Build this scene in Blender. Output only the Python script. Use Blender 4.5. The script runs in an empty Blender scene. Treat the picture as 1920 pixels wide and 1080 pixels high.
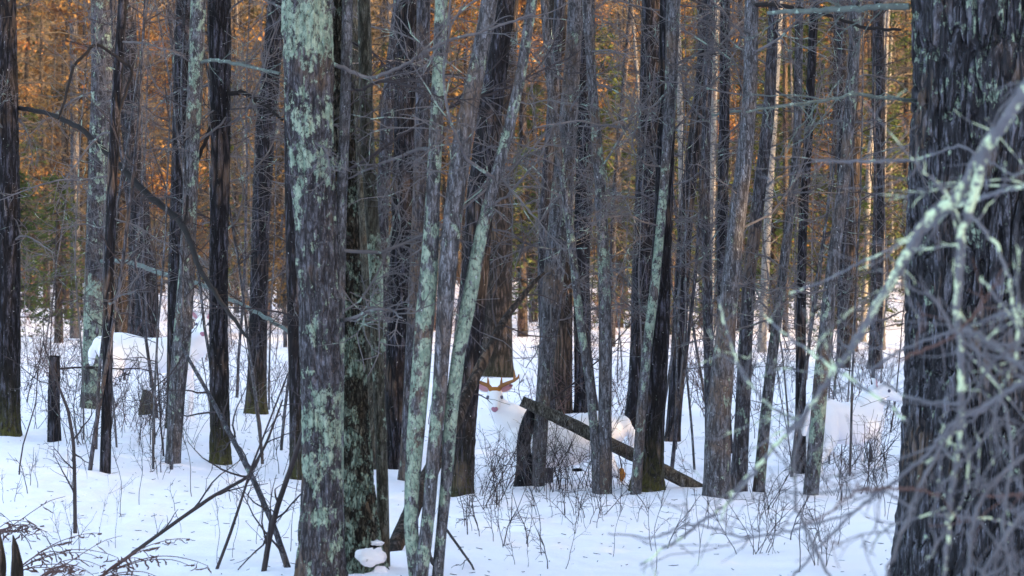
import bpy, math, random
import numpy as np
from mathutils import Vector, Matrix, Euler

S = bpy.context.scene
COL = S.collection
# ------------------------------------------------------------------ camera, world, sun, exposure
CAMZ = 2.0
PITCH = math.atan(40.0 / 5333.33)
cd = bpy.data.cameras.new('camera'); cam = bpy.data.objects.new('camera', cd); COL.objects.link(cam)
cam.location = (0, 0, CAMZ); cam.rotation_euler = (math.pi / 2 - PITCH, 0, 0)
cd.sensor_width = 36; cd.lens = 100; cd.clip_start = 0.1; cd.clip_end = 3000
cd.dof.use_dof = True; cd.dof.focus_distance = 25.0; cd.dof.aperture_fstop = 5.6
S.camera = cam
SUN_EL = math.radians(9.0)
TOSUN = Vector((0.90, -0.43, 0)).normalized()
w = bpy.data.worlds.new('World'); S.world = w; w.use_nodes = True
nt = w.node_tree; nt.nodes.clear()
sky = nt.nodes.new('ShaderNodeTexSky'); sky.sky_type = 'NISHITA'; sky.sun_disc = False
sky.sun_elevation = SUN_EL; sky.sun_rotation = math.atan2(TOSUN.x, TOSUN.y)
sky.air_density = 1.0; sky.dust_density = 3.0; sky.ozone_density = 0.9
bg = nt.nodes.new('ShaderNodeBackground'); bg.inputs['Strength'].default_value = 0.15
wo = nt.nodes.new('ShaderNodeOutputWorld')
nt.links.new(sky.outputs[0], bg.inputs[0]); nt.links.new(bg.outputs[0], wo.inputs[0])
sl = bpy.data.lights.new('sun', 'SUN'); sl.energy = 3.2; sl.angle = math.radians(0.6); sl.color = (1.0, 0.66, 0.31)
sun = bpy.data.objects.new('sun', sl); COL.objects.link(sun)
sdir = Vector((TOSUN.x * math.cos(SUN_EL), TOSUN.y * math.cos(SUN_EL), math.sin(SUN_EL)))
sun.rotation_euler = sdir.to_track_quat('Z', 'Y').to_euler(); sun.location = sdir * 60
S.view_settings.view_transform = 'Standard'; S.view_settings.look = 'None'
S.view_settings.exposure = 2.82; S.view_settings.gamma = 1.0; S.view_settings.use_curve_mapping = False

RNG = np.random.default_rng(11); random.seed(5)
F = 5333.33
# ------------------------------------------------------------------ noise
_T = np.random.default_rng(3).random((32, 32, 32)).astype(np.float64)
def vn(x, y, z):
    x = np.asarray(x, float); y = np.asarray(y, float); z = np.asarray(z, float)
    x, y, z = np.broadcast_arrays(x, y, z)
    xi = np.floor(x).astype(int); yi = np.floor(y).astype(int); zi = np.floor(z).astype(int)
    fx = x - xi; fy = y - yi; fz = z - zi
    fx = fx*fx*(3-2*fx); fy = fy*fy*(3-2*fy); fz = fz*fz*(3-2*fz)
    def g(a, b, c): return _T[(xi+a) & 31, (yi+b) & 31, (zi+c) & 31]
    c00 = g(0,0,0)*(1-fx)+g(1,0,0)*fx; c10 = g(0,1,0)*(1-fx)+g(1,1,0)*fx
    c01 = g(0,0,1)*(1-fx)+g(1,0,1)*fx; c11 = g(0,1,1)*(1-fx)+g(1,1,1)*fx
    return ((c00*(1-fy)+c10*fy)*(1-fz)+(c01*(1-fy)+c11*fy)*fz)*2-1
def fbm(x, y, z, o=3):
    s = 0; a = 1; t = 0
    for i in range(o):
        s = s + a*vn(x*2**i+i*7.3, y*2**i+i*3.1, z*2**i+i*5.7); t += a; a *= .5
    return s/t
def sstep(a, b, x):
    t = np.clip((np.asarray(x, float)-a)/(b-a), 0, 1); return t*t*(3-2*t)

# ------------------------------------------------------------------ terrain
DENTS = [(-0.1, 21.6, .16, .07), (0.35, 22.3, .13, .07), (0.9, 23.6, .12, .06), (-2.6, 22.6, .2, .05), (0.15, 20.7, .12, .05), (1.7, 21.4, .2, .05),
         (-0.55, 22.9, .11, .06), (2.4, 22.9, .14, .06), (-3.1, 24.4, .16, .05)]
def H(x, y):
    x = np.asarray(x, float); y = np.asarray(y, float)
    h = 0.22*sstep(-0.5, -4.5, x)*sstep(19, 29, y)*(1-.6*sstep(50, 80, y))
    h = h + 0.13*fbm(x*.35+4, y*.22+9, 0*x+.5, 3)*sstep(6, 16, y) + 0.045*fbm(x*1.4+4, y*1.1+2, 0*x+1.5, 2)
    h = h + 0.05*np.abs(fbm(x*3.1, y*2.1+5, 0*x+7.7, 2))*sstep(60, 30, y)
    h = h + sstep(75, 170, y)*(0.7 + 0.9*sstep(-12, 8, x)) + 0.25*sstep(45, 110, y)*fbm(x*.12, y*.08+3, 0*x+3.3, 2)
    for (a, b, r, dp) in DENTS:
        h = h - dp*np.exp(-((x-a)**2+((y-b)*.8)**2)/(r*r))
    return h
def Hf(x, y): return float(H(x, y))
_cp, _sp = math.cos(PITCH), math.sin(PITCH)
def ray(px, py):
    u = (px-960)/F; v = -(py-540)/F          # camera right, up ; forward = 1
    return Vector((u, _cp + v*_sp, -_sp + v*_cp))
def at(px, py, Y):                            # world point on the plane y = Y seen at that pixel
    r = ray(px, py); return Vector((0, 0, CAMZ)) + r*(Y/r.y)
def on_ground(px, py):
    r = ray(px, py); ts = np.arange(8, 320, .05); hh = H(r.x*ts, r.y*ts)
    k = np.argmax(CAMZ+r.z*ts <= hh); p = Vector((0, 0, CAMZ)) + r*float(ts[k] if k else 320)
    return Vector((p.x, p.y, Hf(p.x, p.y)))

# ------------------------------------------------------------------ mesh helpers
class MB:
    def __init__(s): s.v = []; s.f = []; s.m = []; s.n = 0; s.at = {}; s.mi = 0
    def add(s, v, f, **attrs):
        v = np.asarray(v, float).reshape(-1, 3); f = np.asarray(f, int).reshape(-1, 4)
        s.v.append(v); s.f.append(f + s.n); s.n += len(v); s.m.append(np.full(len(f), s.mi))
        for k in set(list(s.at)+list(attrs)):
            if k not in s.at: s.at[k] = [np.zeros(s.n-len(v))]
            s.at[k].append(np.broadcast_to(np.asarray(attrs.get(k, 0.0), float), (len(v),)))
        return s
    def tube(s, p, r, k=6, fn=None, **attrs):
        p = np.asarray(p, float); n = len(p); r = np.broadcast_to(np.asarray(r, float), (n,))
        t = np.gradient(p, axis=0); t /= np.linalg.norm(t, axis=1)[:, None]+1e-9
        m = t.mean(axis=0); ref = np.eye(3)[int(np.argmin(np.abs(m)))]
        a = np.cross(t, ref); a /= np.linalg.norm(a, axis=1)[:, None]+1e-9; b = np.cross(t, a)
        th = np.arange(k)*2*math.pi/k
        R = r[:, None]*np.ones((1, k))
        if fn is not None: R = fn(R, th[None, :], n)
        v = p[:, None, :] + R[..., None]*(np.cos(th)[None, :, None]*a[:, None, :]+np.sin(th)[None, :, None]*b[:, None, :])
        i = np.arange(n-1)[:, None]*k; j = np.arange(k)[None, :]; jn = (j+1) % k
        f = np.stack([i+j, i+jn, i+k+jn, i+k+j], -1).reshape(-1, 4)
        at_ = {q: (np.repeat(np.asarray(x, float), k) if np.ndim(x) == 1 and len(x) == n else x) for q, x in attrs.items()}
        s.add(v.reshape(-1, 3), f, **at_)
        return s
    def mesh(s, name, mats, smooth=True):
        v = np.concatenate(s.v); f = np.concatenate(s.f)
        me = bpy.data.meshes.new(name)
        me.vertices.add(len(v)); me.vertices.foreach_set('co', v.astype(np.float32).ravel())
        me.loops.add(len(f)*4); me.loops.foreach_set('vertex_index', f.astype(np.int32).ravel())
        me.polygons.add(len(f)); me.polygons.foreach_set('loop_start', np.arange(len(f), dtype=np.int32)*4)
        me.polygons.foreach_set('use_smooth', np.full(len(f), smooth))
        if not isinstance(mats, (list, tuple)): mats = [mats]
        for m in mats: me.materials.append(m)
        me.polygons.foreach_set('material_index', np.concatenate(s.m).astype(np.int32))
        me.update(calc_edges=True)
        for k, a in s.at.items():
            A = me.attributes.new(k, 'FLOAT', 'POINT'); A.data.foreach_set('value', np.concatenate(a).astype(np.float32))
        me.validate()
        return me
def link(name, me, parent=None, loc=None, rot=None, sc=None):
    o = bpy.data.objects.new(name, me); COL.objects.link(o)
    if parent: o.parent = parent
    if loc is not None: o.location = loc
    if rot is not None: o.rotation_euler = rot
    if sc is not None: o.scale = (sc,)*3 if np.isscalar(sc) else sc
    return o
def thing(name, label, cat, loc=(0, 0, 0), rz=0, group=None):
    o = bpy.data.objects.new(name, None); COL.objects.link(o); o.empty_display_size = .2
    o.location = loc; o.rotation_euler = (0, 0, rz); o['label'] = label; o['category'] = cat
    if group: o['group'] = group
    return o
def tag(o, label, cat, group=None):
    o['label'] = label; o['category'] = cat
    if group: o['group'] = group
    return o

# ------------------------------------------------------------------ materials
class NM:
    def __init__(s, name):
        s.m = bpy.data.materials.new(name); s.m.use_nodes = True; s.t = s.m.node_tree; s.t.nodes.clear()
        s.out = s.n('ShaderNodeOutputMaterial'); s.b = s.n('ShaderNodeBsdfPrincipled')
        s.l(s.b.outputs[0], s.out.inputs[0]); s.b.inputs['Specular IOR Level'].default_value = .2; s.b.inputs['Roughness'].default_value = .9
    def n(s, t, **k):
        x = s.t.nodes.new(t)
        for a, b in k.items(): setattr(x, a, b)
        return x
    def l(s, a, b): s.t.links.new(a, b)
    def set(s, sock, v):
        if hasattr(v, 'is_linked') or isinstance(v, bpy.types.NodeSocket): s.l(v, sock)
        else: sock.default_value = v
    def coords(s, scale=(1, 1, 1), rnd=False):
        tc = s.n('ShaderNodeTexCoord'); mp = s.n('ShaderNodeMapping'); mp.inputs['Scale'].default_value = scale
        s.l(tc.outputs['Object'], mp.inputs['Vector'])
        if rnd:
            oi = s.n('ShaderNodeObjectInfo'); mu = s.n('ShaderNodeMath', operation='MULTIPLY'); mu.inputs[1].default_value = 37
            s.l(oi.outputs['Random'], mu.inputs[0]); s.l(mu.outputs[0], mp.inputs['Location'])
        return mp.outputs[0]
    def noise(s, vec, scale, detail=4, rough=.6):
        x = s.n('ShaderNodeTexNoise'); s.l(vec, x.inputs['Vector']); x.inputs['Scale'].default_value = scale
        x.inputs['Detail'].default_value = detail; x.inputs['Roughness'].default_value = rough; return x.outputs['Fac']
    def vor(s, vec, scale, feat='DISTANCE_TO_EDGE'):
        x = s.n('ShaderNodeTexVoronoi', feature=feat); s.l(vec, x.inputs['Vector']); x.inputs['Scale'].default_value = scale; return x.outputs['Distance']
    def mr(s, v, a, b, c=0., d=1.):
        x = s.n('ShaderNodeMapRange'); x.interpolation_type = 'SMOOTHSTEP'
        for i, q in zip(('Value', 'From Min', 'From Max', 'To Min', 'To Max'), (v, a, b, c, d)): s.set(x.inputs[i], q)
        return x.outputs[0]
    def math(s, op, a, b=0.):
        x = s.n('ShaderNodeMath', operation=op); s.set(x.inputs[0], a); s.set(x.inputs[1], b); return x.outputs[0]
    def mix(s, f, a, b):
        x = s.n('ShaderNodeMix', data_type='RGBA'); s.set(x.inputs['Factor'], f)
        for sock, v in ((x.inputs[6], a), (x.inputs[7], b)):
            if isinstance(v, tuple): sock.default_value = (*v, 1)
            else: s.l(v, sock)
        return x.outputs[2]
    def attr(s, name):
        x = s.n('ShaderNodeAttribute', attribute_name=name); return x.outputs['Fac']
    def bump(s, h, strength, dist=.02):
        x = s.n('ShaderNodeBump'); x.inputs['Strength'].default_value = strength; x.inputs['Distance'].default_value = dist
        s.l(h, x.inputs['Height']); s.l(x.outputs[0], s.b.inputs['Normal'])
    def col(s, c):
        if isinstance(c, tuple): s.b.inputs['Base Color'].default_value = (*c, 1)
        else: s.l(c, s.b.inputs['Base Color'])
        return s.m

LICH = (.155, .215, .18); LICH2 = (.29, .355, .295)
def bark(name, dark, light, fur=18., stretch=.16, furw=.22, bump=.8, fleck=.55, base_l=.15, lc=LICH, lc2=LICH2, warm=(.13, .085, .06)):
    m = NM(name)
    v = m.coords((1, 1, stretch), True); vi = m.coords((1, 1, .75), True)
    dn = m.n('ShaderNodeTexNoise'); m.l(v, dn.inputs['Vector']); dn.inputs['Scale'].default_value = fur*.6; dn.inputs['Detail'].default_value = 3
    ad = m.n('ShaderNodeMixRGB', blend_type='ADD'); ad.inputs[0].default_value = .12; m.l(v, ad.inputs[1]); m.l(dn.outputs['Color'], ad.inputs[2])
    ridge = m.mr(m.vor(ad.outputs[0], fur), 0.0, furw)
    fine = m.noise(v, fur*4, 6, .7); sp = m.noise(m.coords((1, 1, .22), True), 34, 6, .8)
    big = m.noise(vi, 2.2, 3)
    c = m.mix(m.math('MULTIPLY', ridge, m.mr(fine, .3, .7)), dark, light)
    c = m.mix(m.mr(sp, .53, .43, 0, .9), c, tuple(q*.5 for q in dark)); c = m.mix(m.math('MULTIPLY', m.mr(sp, .55, .66, 0, .62), m.mr(ridge, .3, .8)), c, (light[0]*1.55+.025, light[1]*1.65+.03, light[2]*1.75+.045))
    c = m.mix(m.mr(big, .52, .68, 0, .6), c, m.mix(ridge, dark, warm))
    spot = m.noise(vi, 26, 5, .7)
    la = m.attr('lichen')
    thr = m.math('SUBTRACT', .685, m.math('MULTIPLY', m.math('ADD', la, base_l), .17))
    lm = m.noise(vi, 9, 7, .72)
    mask = m.mr(lm, thr, m.math('ADD', thr, .035))
    mask = m.math('MULTIPLY', m.math('MULTIPLY', mask, m.mr(m.noise(vi, 42, 5, .7), .37, .44)), m.mr(ridge, .0, .35, .25, 1.))
    c = m.mix(mask, c, m.mix(m.mr(spot, .4, .6), lc, lc2))
    fl = m.mr(m.noise(vi, 48, 3, .5), .80-.2*fleck, .86-.2*fleck)
    c = m.mix(m.math('MULTIPLY', fl, .8), c, (.46, .47, .52))
    mo = m.math('MULTIPLY', m.attr('moss'), m.mr(spot, .38, .55, .2, 1))
    c = m.mix(mo, c, (.085, .08, .022))
    hh = m.math('ADD', m.math('MULTIPLY', ridge, 1.), m.math('MULTIPLY', fine, .5))
    hh = m.math('ADD', hh, m.math('MULTIPLY', mask, .25))
    m.bump(hh, bump, .015)
    return m.col(c)
M = {}
M['dark'] = bark('bark_dark', (.010, .009, .012), (.078, .074, .098), 16, .14, .25)
M['grey'] = bark('bark_grey', (.036, .033, .040), (.125, .122, .15), 22, .22, .12, .5, .5, .3)
M['pale'] = bark('bark_pale', (.055, .052, .060), (.18, .18, .21), 26, .3, .10, .45, .6, .4)
M['brown'] = bark('bark_brown', (.018, .014, .013), (.11, .08, .07), 14, .14, .25, .8, .3, .05)
M['olive'] = bark('bark_olive', (.035, .034, .028), (.12, .115, .10), 30, .2, .1, .4, .3, .25)
M['big'] = bark('bark_big', (.022, .022, .029), (.14, .14, .18), 15, .16, .22, 1., .4, .3)
M['flake'] = bark('bark_flaky', (.012, .010, .008), (.16, .15, .12), 30, .3, .3, 1., .35, .55)
M['cut'] = bark('bark_bleached', (.03, .026, .022), (.17, .16, .145), 40, .1, .1, .4, .2, .1)
M['tan'] = bark('bark_tan', (.10, .05, .025), (.34, .2, .11), 14, .14, .2, .7, .2, .0)
def birch():
    m = NM('bark_birch'); v = m.coords((1, 1, 3.5), True); n = m.noise(v, 9, 5)
    c = m.mix(m.mr(n, .55, .62), (.20, .185, .18), (.04, .033, .03)); return m.col(c)
M['birch'] = birch()
def twigm(name, a, b, l=None, sc=6, lt=.585):
    m = NM(name); v = m.coords((1, 1, 1), True); c = m.mix(m.noise(v, sc, 4), a, b)
    if l: c = m.mix(m.mr(m.noise(v, sc*1.3, 5, .7), lt, lt+.045), c, l)
    return m.col(c)
M['twig'] = twigm('twig_grey', (.025, .022, .028), (.20, .185, .20), (.24, .32, .285), 5)
M['twig_dark'] = twigm('twig_dark', (.02, .017, .02), (.075, .06, .065))
M['twig_black'] = twigm('twig_black', (.007, .006, .007), (.03, .026, .028))
M['twig_red'] = twigm('twig_red', (.06, .035, .035), (.16, .10, .095))
M['twig_far'] = twigm('twig_far', (.032, .028, .026), (.11, .088, .07), None, 1.5)
M['near'] = twigm('near_lichen_bark', (.05, .05, .065), (.22, .22, .26), (.58, .68, .48), 15, .52)
M['neartwig'] = twigm('near_twig', (.05, .046, .058), (.20, .20, .235), (.40, .50, .36), 9, .64)
M['liptwig'] = twigm('lichen_twig', (.05, .055, .06), (.17, .21, .20), (.28, .38, .34), 16)
def leafm(name, cols, sc=.35):
    m = NM(name); tc = m.n('ShaderNodeNewGeometry'); v = tc.outputs['Position']
    n1 = m.noise(v, sc, 3); n2 = m.noise(v, sc*9, 2)
    c = m.mix(m.mr(n1, .38, .62), cols[0], cols[1]); c = m.mix(m.mr(n2, .45, .6), c, cols[2])
    m.b.inputs['Roughness'].default_value = .7
    tr = m.n('ShaderNodeBsdfTranslucent'); mx = m.n('ShaderNodeMixShader'); mx.inputs[0].default_value = .25
    m.l(c, tr.inputs[0]); m.l(m.b.outputs[0], mx.inputs[1]); m.l(tr.outputs[0], mx.inputs[2]); m.l(mx.outputs[0], m.out.inputs[0])
    return m.col(c)
M['leaf_brown'] = leafm('leaves_brown', ((.12, .045, .02), (.04, .032, .02), (.24, .13, .045)))
M['needle'] = leafm('needles_green', ((.045, .072, .02), (.075, .092, .028), (.03, .045, .015)), .6)
M['far'] = leafm('far_leaves', ((.05, .035, .02), (.04, .045, .017), (.10, .055, .025)), .16)
def snowm():
    m = NM('snow'); g = m.n('ShaderNodeNewGeometry'); v = g.outputs['Position']
    n = m.noise(v, 3.0, 6, .55); n2 = m.noise(v, 28, 4, .6)
    deb = m.mr(m.noise(v, 19, 2, .4), .765, .79)
    c = m.mix(n, (.90, .845, .925), (.92, .87, .93)); c = m.mix(m.math('MULTIPLY', deb, .6), c, (.22, .17, .17))
    m.bump(m.math('ADD', n, m.math('MULTIPLY', n2, .25)), .35, .06)
    m.b.inputs['Roughness'].default_value = .6
    return m.col(c)
M['snow'] = snowm()
def furm(name, a, b):
    m = NM(name); v = m.coords(); c = m.mix(m.noise(v, 12, 4), a, b)
    m.bump(m.noise(m.coords((1, 1, .5)), 90, 3), .25, .01); m.b.inputs['Roughness'].default_value = 1
    return m.col(c)
M['fur'] = furm('white_fur', (.82, .81, .88), (.87, .86, .92))
M['pink'] = furm('pink_skin', (.62, .38, .45), (.56, .32, .40))
M['nose'] = furm('pink_nose', (.42, .20, .28), (.36, .17, .25))
M['antler'] = furm('antler_bone', (.40, .20, .085), (.24, .11, .05))
M['gland'] = furm('orange_fur', (.45, .20, .05), (.25, .10, .03))
em = NM('eye_dark'); em.b.inputs['Roughness'].default_value = .12; M['eye'] = em.col((.10, .10, .16))
def hillm():
    m = NM('wooded_slope'); g = m.n('ShaderNodeNewGeometry'); v = g.outputs['Position']
    c = m.mix(m.noise(v, .5, 5), (.03, .02, .012), (.12, .075, .035)); m.bump(m.noise(v, .8, 5), 1, 1); return m.col(c)

# ------------------------------------------------------------------ setting: snow and far slope
def axis(segs):
    out = [segs[0][0]]
    for a, b, n in segs: out += list(np.linspace(a, b, n+1)[1:])
    return np.array(out)
xs = axis([(-500, -80, 14), (-80, -12, 45), (-12, -5, 50), (-5, 5, 170), (5, 12, 50), (12, 80, 45), (80, 500, 14)])
ys = axis([(-150, 5, 20), (5, 14, 30), (14, 34, 330), (34, 60, 130), (60, 180, 150), (180, 900, 40)])
X, Y = np.meshgrid(xs, ys); Z = H(X, Y)
n1, n2 = len(ys), len(xs); i = np.arange(n1-1)[:, None]*n2; j = np.arange(n2-1)[None, :]
gb = MB(); gb.add(np.stack([X, Y, Z], -1).reshape(-1, 3), np.stack([i+j, i+j+1, i+n2+j+1, i+n2+j], -1).reshape(-1, 4))
g = link('snow_ground', gb.mesh('snow_ground', M['snow'])); g['kind'] = 'structure'
xs = np.linspace(-420, 420, 90); ys = np.linspace(186, 420, 40); X, Y = np.meshgrid(xs, ys)
Z = 2.0 + 34*sstep(186, 300, Y) + 3*fbm(X*.02, Y*.02, 0*X, 3) - 3.2*(Y < 187)
n1, n2 = len(ys), len(xs); i = np.arange(n1-1)[:, None]*n2; j = np.arange(n2-1)[None, :]
gb = MB(); gb.add(np.stack([X, Y, Z], -1).reshape(-1, 3), np.stack([i+j, i+j+1, i+n2+j+1, i+n2+j], -1).reshape(-1, 4))
g = link('wooded_hill', gb.mesh('wooded_hill', hillm())); g['kind'] = 'structure'

# ------------------------------------------------------------------ twigs and branches
def wander(p0, d, L, n, rng, wob=.25, grav=0.):
    d = np.array(d, float); d /= np.linalg.norm(d); p = [np.array(p0, float)]
    for k in range(n):
        d = d + rng.normal(0, wob, 3)*np.array([1, 1, .8]) + np.array([0, 0, grav]); d /= np.linalg.norm(d)
        p.append(p[-1] + d*L/n)
    return np.array(p)
def spray(seed, L=1.2, r=.009, side=16, sub=3, droop=-.03, flat=.45, tr=.0034):
    rng = np.random.default_rng(seed); b = MB()
    main = wander((0, 0, 0), (1, rng.normal(0, .2), rng.normal(.1, .2)), L, 12, rng, .13, droop)
    b.tube(main, np.linspace(r, tr, 13), 5)
    for s in range(side):
        t = rng.uniform(.12, .98); k = t*12; i0 = int(k); q = main[i0]+(main[min(i0+1, 12)]-main[i0])*(k-i0)
        tang = main[min(i0+1, 12)]-main[i0-1 if i0 else 0]; tang /= np.linalg.norm(tang)
        sd = np.cross(tang, (0, 0, 1)); sd *= rng.choice([-1, 1]); dr = tang*rng.uniform(.3, 1.1)+sd*rng.uniform(.5, 1)+np.array([0, 0, rng.normal(0, flat)])
        l = L*rng.uniform(.15, .5)*(1.15-t*.7)
        tw = wander(q, dr, l, 6, rng, .22, droop*.5); b.tube(tw, np.linspace(tr*1.15, tr*.6, 7), 3)
        for u in range(sub):
            kk = rng.integers(1, 6); t2 = tw[kk]-tw[kk-1]; t2 /= np.linalg.norm(t2)
            tt = wander(tw[kk], t2+rng.normal(0, .7, 3), l*rng.uniform(.25, .6), 3, rng, .25, 0); b.tube(tt, np.linspace(tr*.8, tr*.5, 4), 3)
    return b
SPR = {}
for mk in ('twig', 'twig_dark', 'twig_red', 'liptwig'):
    SPR[mk] = [spray(100+k, L=[1.1, .8, 1.4, .6, 1.2, .9][k], side=[18, 12, 22, 8, 14, 16][k]).mesh('branch_'+mk, M[mk]) for k in range(6)]
def crown_mesh(seed, H0=6., mat='twig'):
    rng = np.random.default_rng(seed); b = MB()
    for k in range(9):
        z = rng.uniform(0, H0*.8); a = rng.uniform(0, 6.28)
        L = wander((0, 0, z), (math.cos(a), math.sin(a), 1.1), rng.uniform(1.5, 3), 8, rng, .16, .03); b.tube(L, np.linspace(.035, .008, 9), 5)
        for q in range(12):
            kk = rng.integers(2, 9); tw = wander(L[kk], rng.normal(0, 1, 3)+[0, 0, .5], rng.uniform(.4, 1.1), 5, rng, .2); b.tube(tw, np.linspace(.006, .003, 6), 3)
    b.tube(wander((0, 0, -.5), (0, 0, 1), H0+.5, 8, rng, .05), np.linspace(.07, .015, 9), 6)
    return b.mesh('crown', M[mat])
CROWN = [crown_mesh(s) for s in (1, 2, 3)]

# ------------------------------------------------------------------ hero trees
def interp_path(P, n):
    P = np.asarray(P, float); t = np.r_[0, np.cumsum(np.linalg.norm(np.diff(P[:, :3], axis=0), axis=1))]
    u = np.linspace(0, t[-1], n)
    out = np.stack([np.interp(u, t, P[:, c]) for c in range(P.shape[1])], 1)
    k = max(3, n//(len(P)*2)) | 1; ker = np.hanning(k+2)[1:-1]; ker /= ker.sum()
    for c in range(P.shape[1]):
        e = np.pad(out[:, c], k//2, mode='reflect', reflect_type='odd'); out[:, c] = np.convolve(e, ker, 'valid')
    return out
def trunk_mesh(P, mat, seed, sides, step, rough=.05, fur=0., flare=.25, moss=0., furk=12., furz=2.2, knots=5, zbase=0., gw=.22):
    """P rows: x y z radius lichen (local, metres)"""
    ln = np.sum(np.linalg.norm(np.diff(P[:, :3], axis=0), axis=1)); n = max(8, int(ln/step))
    Q = interp_path(P, n); rng = np.random.default_rng(seed)
    kn = [(rng.uniform(0, 1)*ln*.7, rng.uniform(0, 6.28), rng.uniform(.05, .12)) for _ in range(knots)]
    def fn(R, th, n_):
        z = Q[:, 2][:, None]; cx = np.cos(th); sx = np.sin(th); r0 = R
        o = seed*3.17
        out = R*(1+rough*fbm(cx*1.6+o, sx*1.6, z*1.3, 3)+rough*.5*fbm(cx*5+o, sx*5, z*5, 2))
        fl = flare*np.exp(-np.maximum(z-zbase, 0)/.16)*(1+.6*fbm(cx*2.2+o, sx*2.2, 0*z, 2))
        out = out*(1+fl)
        if fur > 0:
            rr = float(np.median(Q[:, 3])); A = rr*furk
            nz = fbm(cx*A+o, sx*A, z*furz, 2); nz2 = fbm(cx*A*1.3+o+9, sx*A*1.3, z*furz*1.5+4, 2)
            g = np.minimum(sstep(0, gw, np.abs(nz)), sstep(0, gw*.7, np.abs(nz2))*.5+.5)
            out = out - fur*(1-g) + fur*.3*fbm(cx*A*3, sx*A*3+o, z*furz*6, 2)
        for kz, ka, kr in kn:
            d = ((z-kz)/.09)**2+((np.angle(np.exp(1j*(th-ka))))*r0/ .06)**2; out = out+kr*.25*np.minimum(r0, .1)*2*np.exp(-d)
        return out
    b = MB(); ms = moss*np.exp(-np.maximum(Q[:, 2]-zbase, 0)/.22)
    b.tube(Q[:, :3], Q[:, 3], sides, fn, lichen=Q[:, 4], moss=ms)
    return b.mesh('trunk', M[mat])
TREES = {}
def hero(key, name, label, mat, base, pts, nb=8, bm='twig', moss=0., cat='tree', top=True, fur=0., sides=16, step=.05, group=None, depth=None, blo=1.45, bsc=1., flare=.2, rough=.05, furk=12., furz=2.2, knots=5, hi=3.0, gw=.22):
    seed = sum(ord(c)*(i+3) for i, c in enumerate(key)) % 997; rng = np.random.default_rng(seed)
    G = on_ground(*base[:2]) if depth is None else None
    if depth is not None:
        q = at(base[0], base[1], depth); G = Vector((q.x, depth, Hf(q.x, depth)))
    Yd = G.y
    rows = []
    allp = [(base[0], base[1], base[2], base[3] if len(base) > 3 else 0.)] + [(p[0], p[1], p[2], p[3] if len(p) > 3 else 0.) for p in pts]
    for k, (x, y, wd, l) in enumerate(allp):
        q = at(x, y, Yd) if k else G
        dy = 0 if k < 1 else rng.normal(0, .02)
        rows.append([q.x-G.x, dy, q.z-G.z, wd/2*Yd/F, l])
    d0 = np.array(rows[1])-np.array(rows[0])
    rows.insert(0, [rows[0][0]-d0[0]/max(d0[2], .2)*.4, 0, -.45, rows[0][3]*1.03, rows[0][4]])
    if top:
        a, c = np.array(rows[-2]), np.array(rows[-1]); dv = (c-a)[:3]; dv = dv/max(np.linalg.norm(dv), .1); dv[0] *= .6
        L = hi
        rows.append([*(c[:3]+dv*L*.5), c[3]*.85, .2]); rows.append([*(c[:3]+dv*L*.5+np.array([dv[0]*.4, 0, 1])*L*.5), c[3]*.6, .1])
    P = np.array(rows)
    root = thing(name, label, cat, G, 0, group)
    link('trunk', trunk_mesh(P, mat, seed, sides, step, rough, fur, flare, moss, furk, furz, knots, 0., gw), root)
    zt = P[-1, 2]
    if top:
        link('crown', CROWN[seed % 3], root, P[-1, :3]-np.array([0, 0, .3]), (0, 0, rng.uniform(0, 6.28)), .8)
    vis = at(base[0], -60, Yd).z-G.z if top else zt
    nb = int(nb*1.25)
    for q in range(nb):
        z = blo+(vis-blo)*(q+rng.uniform(0, 1))/nb
        x = np.interp(z, P[:, 2], P[:, 0]); y = np.interp(z, P[:, 2], P[:, 1])
        r = np.interp(z, P[:, 2], P[:, 3]); a = rng.uniform(0, 6.28)
        link('branch', SPR[bm][rng.integers(0, 6)], root, (x+math.cos(a)*r*.6, y+math.sin(a)*r*.6, z), (rng.normal(0, .5), rng.normal(-.05, .35), a), rng.uniform(.55, 1.45)*bsc)
    TREES[key] = root
    return root

# left group
hero('T1', 'pine_tree', 'dark furrowed trunk at the left edge of the wood with mossy foot in the snow', 'dark', (12, 815, 52), [(14, 600, 48), (16, 400, 46), (12, 150, 44), (10, 0, 42)], 9, 'twig', moss=.9, fur=.012, sides=48, step=.025, furk=40, furz=5)
hero('T2', 'tree_stump', 'short broken dark stub standing in snow between the left edge trunk and the deer', 'dark', (102, 828, 24), [(101, 750, 23), (102, 690, 22), (103, 668, 19)], 2, 'twig_dark', cat='stump', top=False, flare=.1, blo=.4)
hero('T3', 'bare_tree', 'slim straight dark trunk standing right in front of the rump of the left deer', 'dark', (197, 886, 20), [(201, 700, 20), (205, 520, 20), (211, 300, 19), (222, 120, 18), (232, 0, 17)], 9, 'twig', flare=.08)
hero('T4', 'lichen_tree', 'grey trunk with pale green lichen patches just left of the left deer', 'grey', (168, 765, 32, .6), [(171, 680, 34, 1.), (174, 590, 36, 1.1), (178, 500, 38, .5), (187, 300, 40, .7), (192, 150, 42, .4), (192, 0, 44, .5)], 9, 'twig', moss=.4)
hero('T5', 'pine_tree', 'dark trunk rising directly behind the back of the left deer', 'dark', (276, 690, 48), [(275, 560, 44), (262, 400, 36), (250, 250, 33), (243, 100, 30), (240, 0, 30)], 10, 'twig_dark')
hero('T6', 'brown_tree', 'warm brown trunk far behind the left deer, left of the dark trunk', 'brown', (228, 640, 26), [(228, 500, 26), (226, 300, 24), (222, 100, 22), (220, 0, 22)], 6, 'twig_red')
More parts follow.
